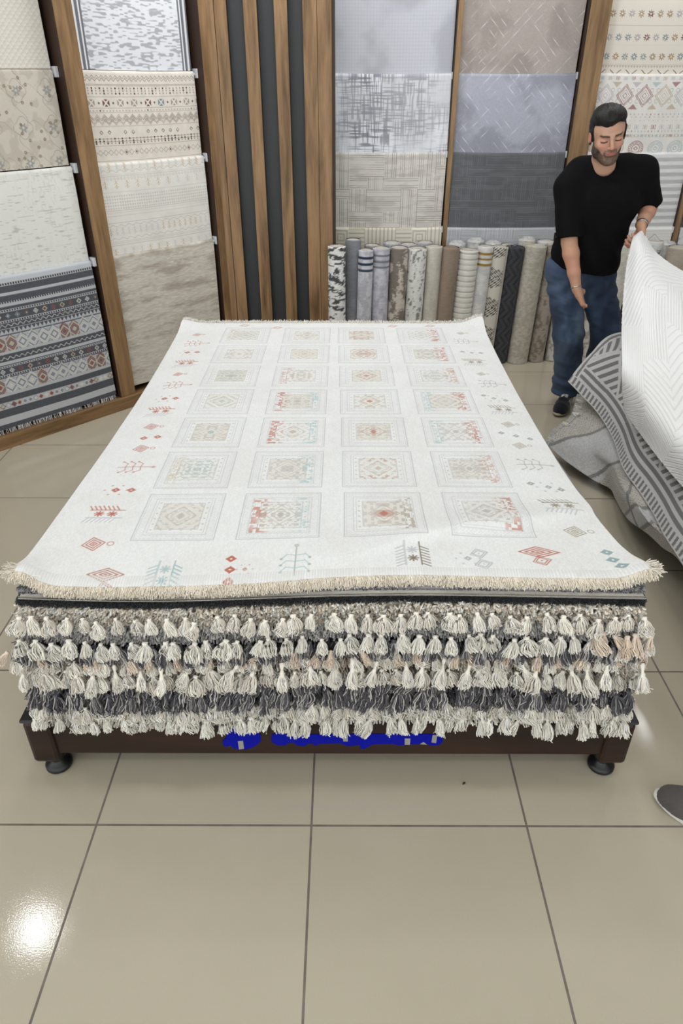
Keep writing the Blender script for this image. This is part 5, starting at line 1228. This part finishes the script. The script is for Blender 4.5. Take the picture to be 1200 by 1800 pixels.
# jeans
f = Field((1.02, 3.85, .03), (1.86, 4.55, .95), .005)
f.cone(PV+[-.06, .0, -.04], PV+[.06, .0, -.04], .132, .132, .0).chain([(HIPR+[-.0, 0, -.01], .108), (KR, .086), (AR+[0, 0, .03], .083), (AR+[0, 0, -.04], .085)], .04, ).chain([(HIPL+[0, 0, -.01], .108), (KL, .086), (AL+[0, 0, .03], .083), (AL+[0, 0, -.04], .085)], .04)
X, Y_, Z = f.grid(); f.F = np.maximum(np.maximum(f.F, .082+.02*(4.1-Y_)-Z), Z-.90).astype(np.float32)
V, F = f.mesh()
def axisn(V):
    m = V[:, 2] < .78; tR = np.clip((V[:, 2]-AR[2])/(HIPR[2]-AR[2]), 0, 1)[:, None]; cR = AR+(HIPR-AR)*tR; cL = AL+(HIPL-AL)*tR
    c = np.where((np.linalg.norm(V[:, :2]-cR[:, :2], axis=1) < np.linalg.norm(V[:, :2]-cL[:, :2], axis=1))[:, None], cR, cL); n = V-c; n[:, 2] = 0; return n/(np.linalg.norm(n, axis=1, keepdims=True)+1e-6)
nn = axisn(V); zz_ = V[:, 2]
fold = .018*(fbm(V[:, 0]*7, zz_*22+V[:, 0]*6, 31, 3)-.5)+.005*np.sin(zz_*75+V[:, 0]*14+3*vnoise(V[:, 0]*9, zz_*6, 3))*np.exp(-((zz_-.16)/.10)**2)+.004*np.sin(zz_*52+V[:, 0]*30+4*vnoise(V[:, 0]*12, zz_*9, 6))*np.exp(-((zz_-.46)/.14)**2)+.006*np.sin(zz_*60-V[:, 0]*50)*np.exp(-((zz_-.74)/.08)**2)
wash = fbm(V[:, 0]*10, zz_*5, 41, 4); c = np.tile(np.array((64, 79, 103))/255., (len(V), 1)); c = mc(c, (104, 122, 146), .8*sstep(.45, .7, wash)*np.exp(-((zz_-.55)/.3)**2)); c = mc(c, (46, 57, 78), .6*sstep(.5, .3, wash)); c = mc(c, (44, 58, 88), .8*sstep(.0925, .088, zz_))
seam = np.exp(-((V[:, 0]-(1.385))/.004)**2)*(V[:, 1] < 4.12)*(zz_ > .62)*(zz_ < .8)
addm('jeans', V+nn*fold[:, None], F, M_DENIM, c)

# watch and bracelet
M_STEEL = plain_mat('steel', (190, 192, 196), .25, .5, 1.); 
def band_(name, C0, axis, r, w, mat, n=40, th=.003, fl=1.):
    axis = np.array(axis)/np.linalg.norm(axis); a = np.cross(axis, [0, 0, 1.]); a /= np.linalg.norm(a); b = np.cross(axis, a); t = np.linspace(0, 2*np.pi, n, endpoint=False); rows = []
    for rr_, ww in ((r, -w), (r+th, -w), (r+th, w), (r, w)):
        rows.append(C0+axis*ww+rr_*(np.cos(t)[:, None]*a+fl*np.sin(t)[:, None]*b)*(1+.02*(np.arange(n) % 2)[:, None]))
    V = np.concatenate(rows+[rows[0]]); return addm(name, V, grid_faces(5, n, True), mat)
wt = band_('wristwatch', WL+(EL-WL)*.04, WL-EL, .029, .008, M_STEEL); wt['label'] = 'silver metal wristwatch'
br = band_('bracelet', WR+(ER-WR)*.05, WR-ER, .028, .0025, M_STEEL, th=.0025); br['label'] = 'thin silver bracelet'

# sneakers
def sneaker(heel, toe, upc, stripe, sole_c, name='sneaker', L=.285, laces=True, knit=False, parent=man, off=MO):
    heel = np.array([heel[0], heel[1], 0.]); d = np.array([toe[0]-heel[0], toe[1]-heel[1], 0.]); d /= np.linalg.norm(d); s = np.array([-d[1], d[0], 0])
    W = lambda P: heel+P[:, :1]*d+P[:, 1:2]*s+P[:, 2:]*np.array([0, 0, 1.])
    f = Field((-.03, -.07, -.01), (L+.03, .07, .15), .003)
    f.chain([((.035, 0, .048), .034), ((.10, 0, .046), .034), ((.17, .002, .040), .040), ((.225, .004, .034), .040), ((L-.042, .004, .030), .034)], .03)
    f.cone((.04, 0, .07), (.075, 0, .095), .034, .036, .02).cone((.085, 0, .085), (.16, 0, .062), .028, .026, .03)
    f.cone((.055, 0, .10), (.065, 0, .16), .027, .032, .004, 'sub')
    X, Y_, Z = f.grid(); f.F = np.maximum(f.F, .020-Z).astype(np.float32); V, F = f.mesh()
    c = np.tile(np.array(upc)/255., (len(V), 1))
    if stripe is not None:
        t = V[:, 0]+.55*(V[:, 2]-.04); m = (np.abs(V[:, 1]) > .022)*(V[:, 0] > .09)*(V[:, 0] < .185)*(tri(t/.030) > .5)*(V[:, 2] < .078); c = mc(c, stripe, m*1.)
        c = mc(c, stripe, .9*(V[:, 0] < .02)*(V[:, 2] > .055))
    if knit: V = V+.0006*np.sin(V*[1400, 1200, 1300])
    u = mesh_np(name, W(V)-off, F, M_CLOTH, parent, c)
    # sole
    n = 60; t = np.linspace(0, 2*np.pi, n, endpoint=False); cx = .5*L; px = cx+(.5*L-.004)*np.sign(np.cos(t))*np.abs(np.cos(t))**.8; wy = np.interp(px, [-.01, .03, .11, .20, .26, L+.01], [.028, .037, .037, .045, .042, .030]); py = wy*np.sign(np.sin(t))*np.abs(np.sin(t))**.72
    rows = [(.98, .001), (1.03, .004), (1.03, .024), (.99, .027), (.5, .027)]; ct = np.array([cx, .002]); VV_ = []
    for sc_, zz2 in [(0.001, .001)]+rows+[(0.001, .027)]:
        VV_.append(np.stack([ct[0]+(px-ct[0])*sc_, ct[1]+(py-ct[1])*sc_, np.full(n, zz2)+.010*sstep(L*.75, L, px)*(zz2 < .01)], -1))
    V = np.concatenate(VV_); mesh_np('sole', W(V), grid_faces(len(VV_), n, True), plain_mat('sole_rubber', sole_c, .6, .3), u)
    if laces:
        P = []
        for k in range(6):
            xx = .105+k*.014; zt = .108-.32*(xx-.105)
            for sg in (1, -1): P.append([(xx-.005, -sg*.020, zt-.007), (xx, -sg*.010, zt-.001), (xx+.006, sg*.010, zt-.003), (xx+.012, sg*.020, zt-.010)])
        P = np.array(P); P[..., 2] += .004; V, F = tubes(P, .0028, 5); mesh_np('laces', W(V), F, M_YARN, u, np.tile(np.array((222, 222, 218))/255., (len(V), 1)))
        for ch in u.children: 
            if ch.name.startswith('laces') : pass
    for ch in u.children: ch.location = (-off[0], -off[1], -off[2])
    return u
sneaker((AR[0]+.035, AR[1]+.035), (1.280, 3.905), (30, 31, 38), (205, 203, 198), (178, 168, 146))
sneaker((AL[0]+.01, AL[1]+.08), (AL[0]-.0, 4.08), (30, 31, 38), (205, 203, 198), (178, 168, 146))
# shoe of someone standing just outside the picture
o_ = np.array([1.0, 1.2, 0])
sh = empty('shoe', (1.0, 1.2, 0)); tag(sh, 'dark grey knit shoe with white sole poking in at the lower right edge', 'shoe')
sneaker((1.135, 1.105), (.885, 1.305), (84, 80, 78), None, (226, 222, 214), 'knit_upper', .30, False, True, sh, o_)
# crumb on the tiles
p = atz(815, 1378, 0); f = Field((-.012, -.012, -.002), (.012, .012, .012), .0008); f.ell((0, 0, .003), (.004, .003, .003), 0).ell((.003, .003, .002), (.002, .003, .002), .001).ell((-.003, -.002, .002), (.0025, .002, .002), .001)
V, F = f.mesh(); cr_ = mesh_np('floor_crumb', V, F, M_BLACKP, None, loc=(p[0], p[1], 0)); tag(cr_, 'tiny black crumb on the floor tile in front of the platform', 'crumb')

# repeats share a group; loose yarn nobody could count is stuff
for o in bpy.data.objects:
    b = o.name.split('.')[0]
    if o.parent is None:
        if b == 'rug_roll': o['group'] = 'rug rolls standing in front of the back wall'
        elif b == 'hanging_rug': o['group'] = 'sample rugs hanging on the wall racks'
        elif b == 'pile_rug': o['group'] = 'rugs stacked on the right-hand platform' if o.type == 'MESH' else 'rugs piled on the low platform'
    elif b in ('pile', 'fringe', 'corner_tuft', 'corded_edge'): o['kind'] = 'stuff'
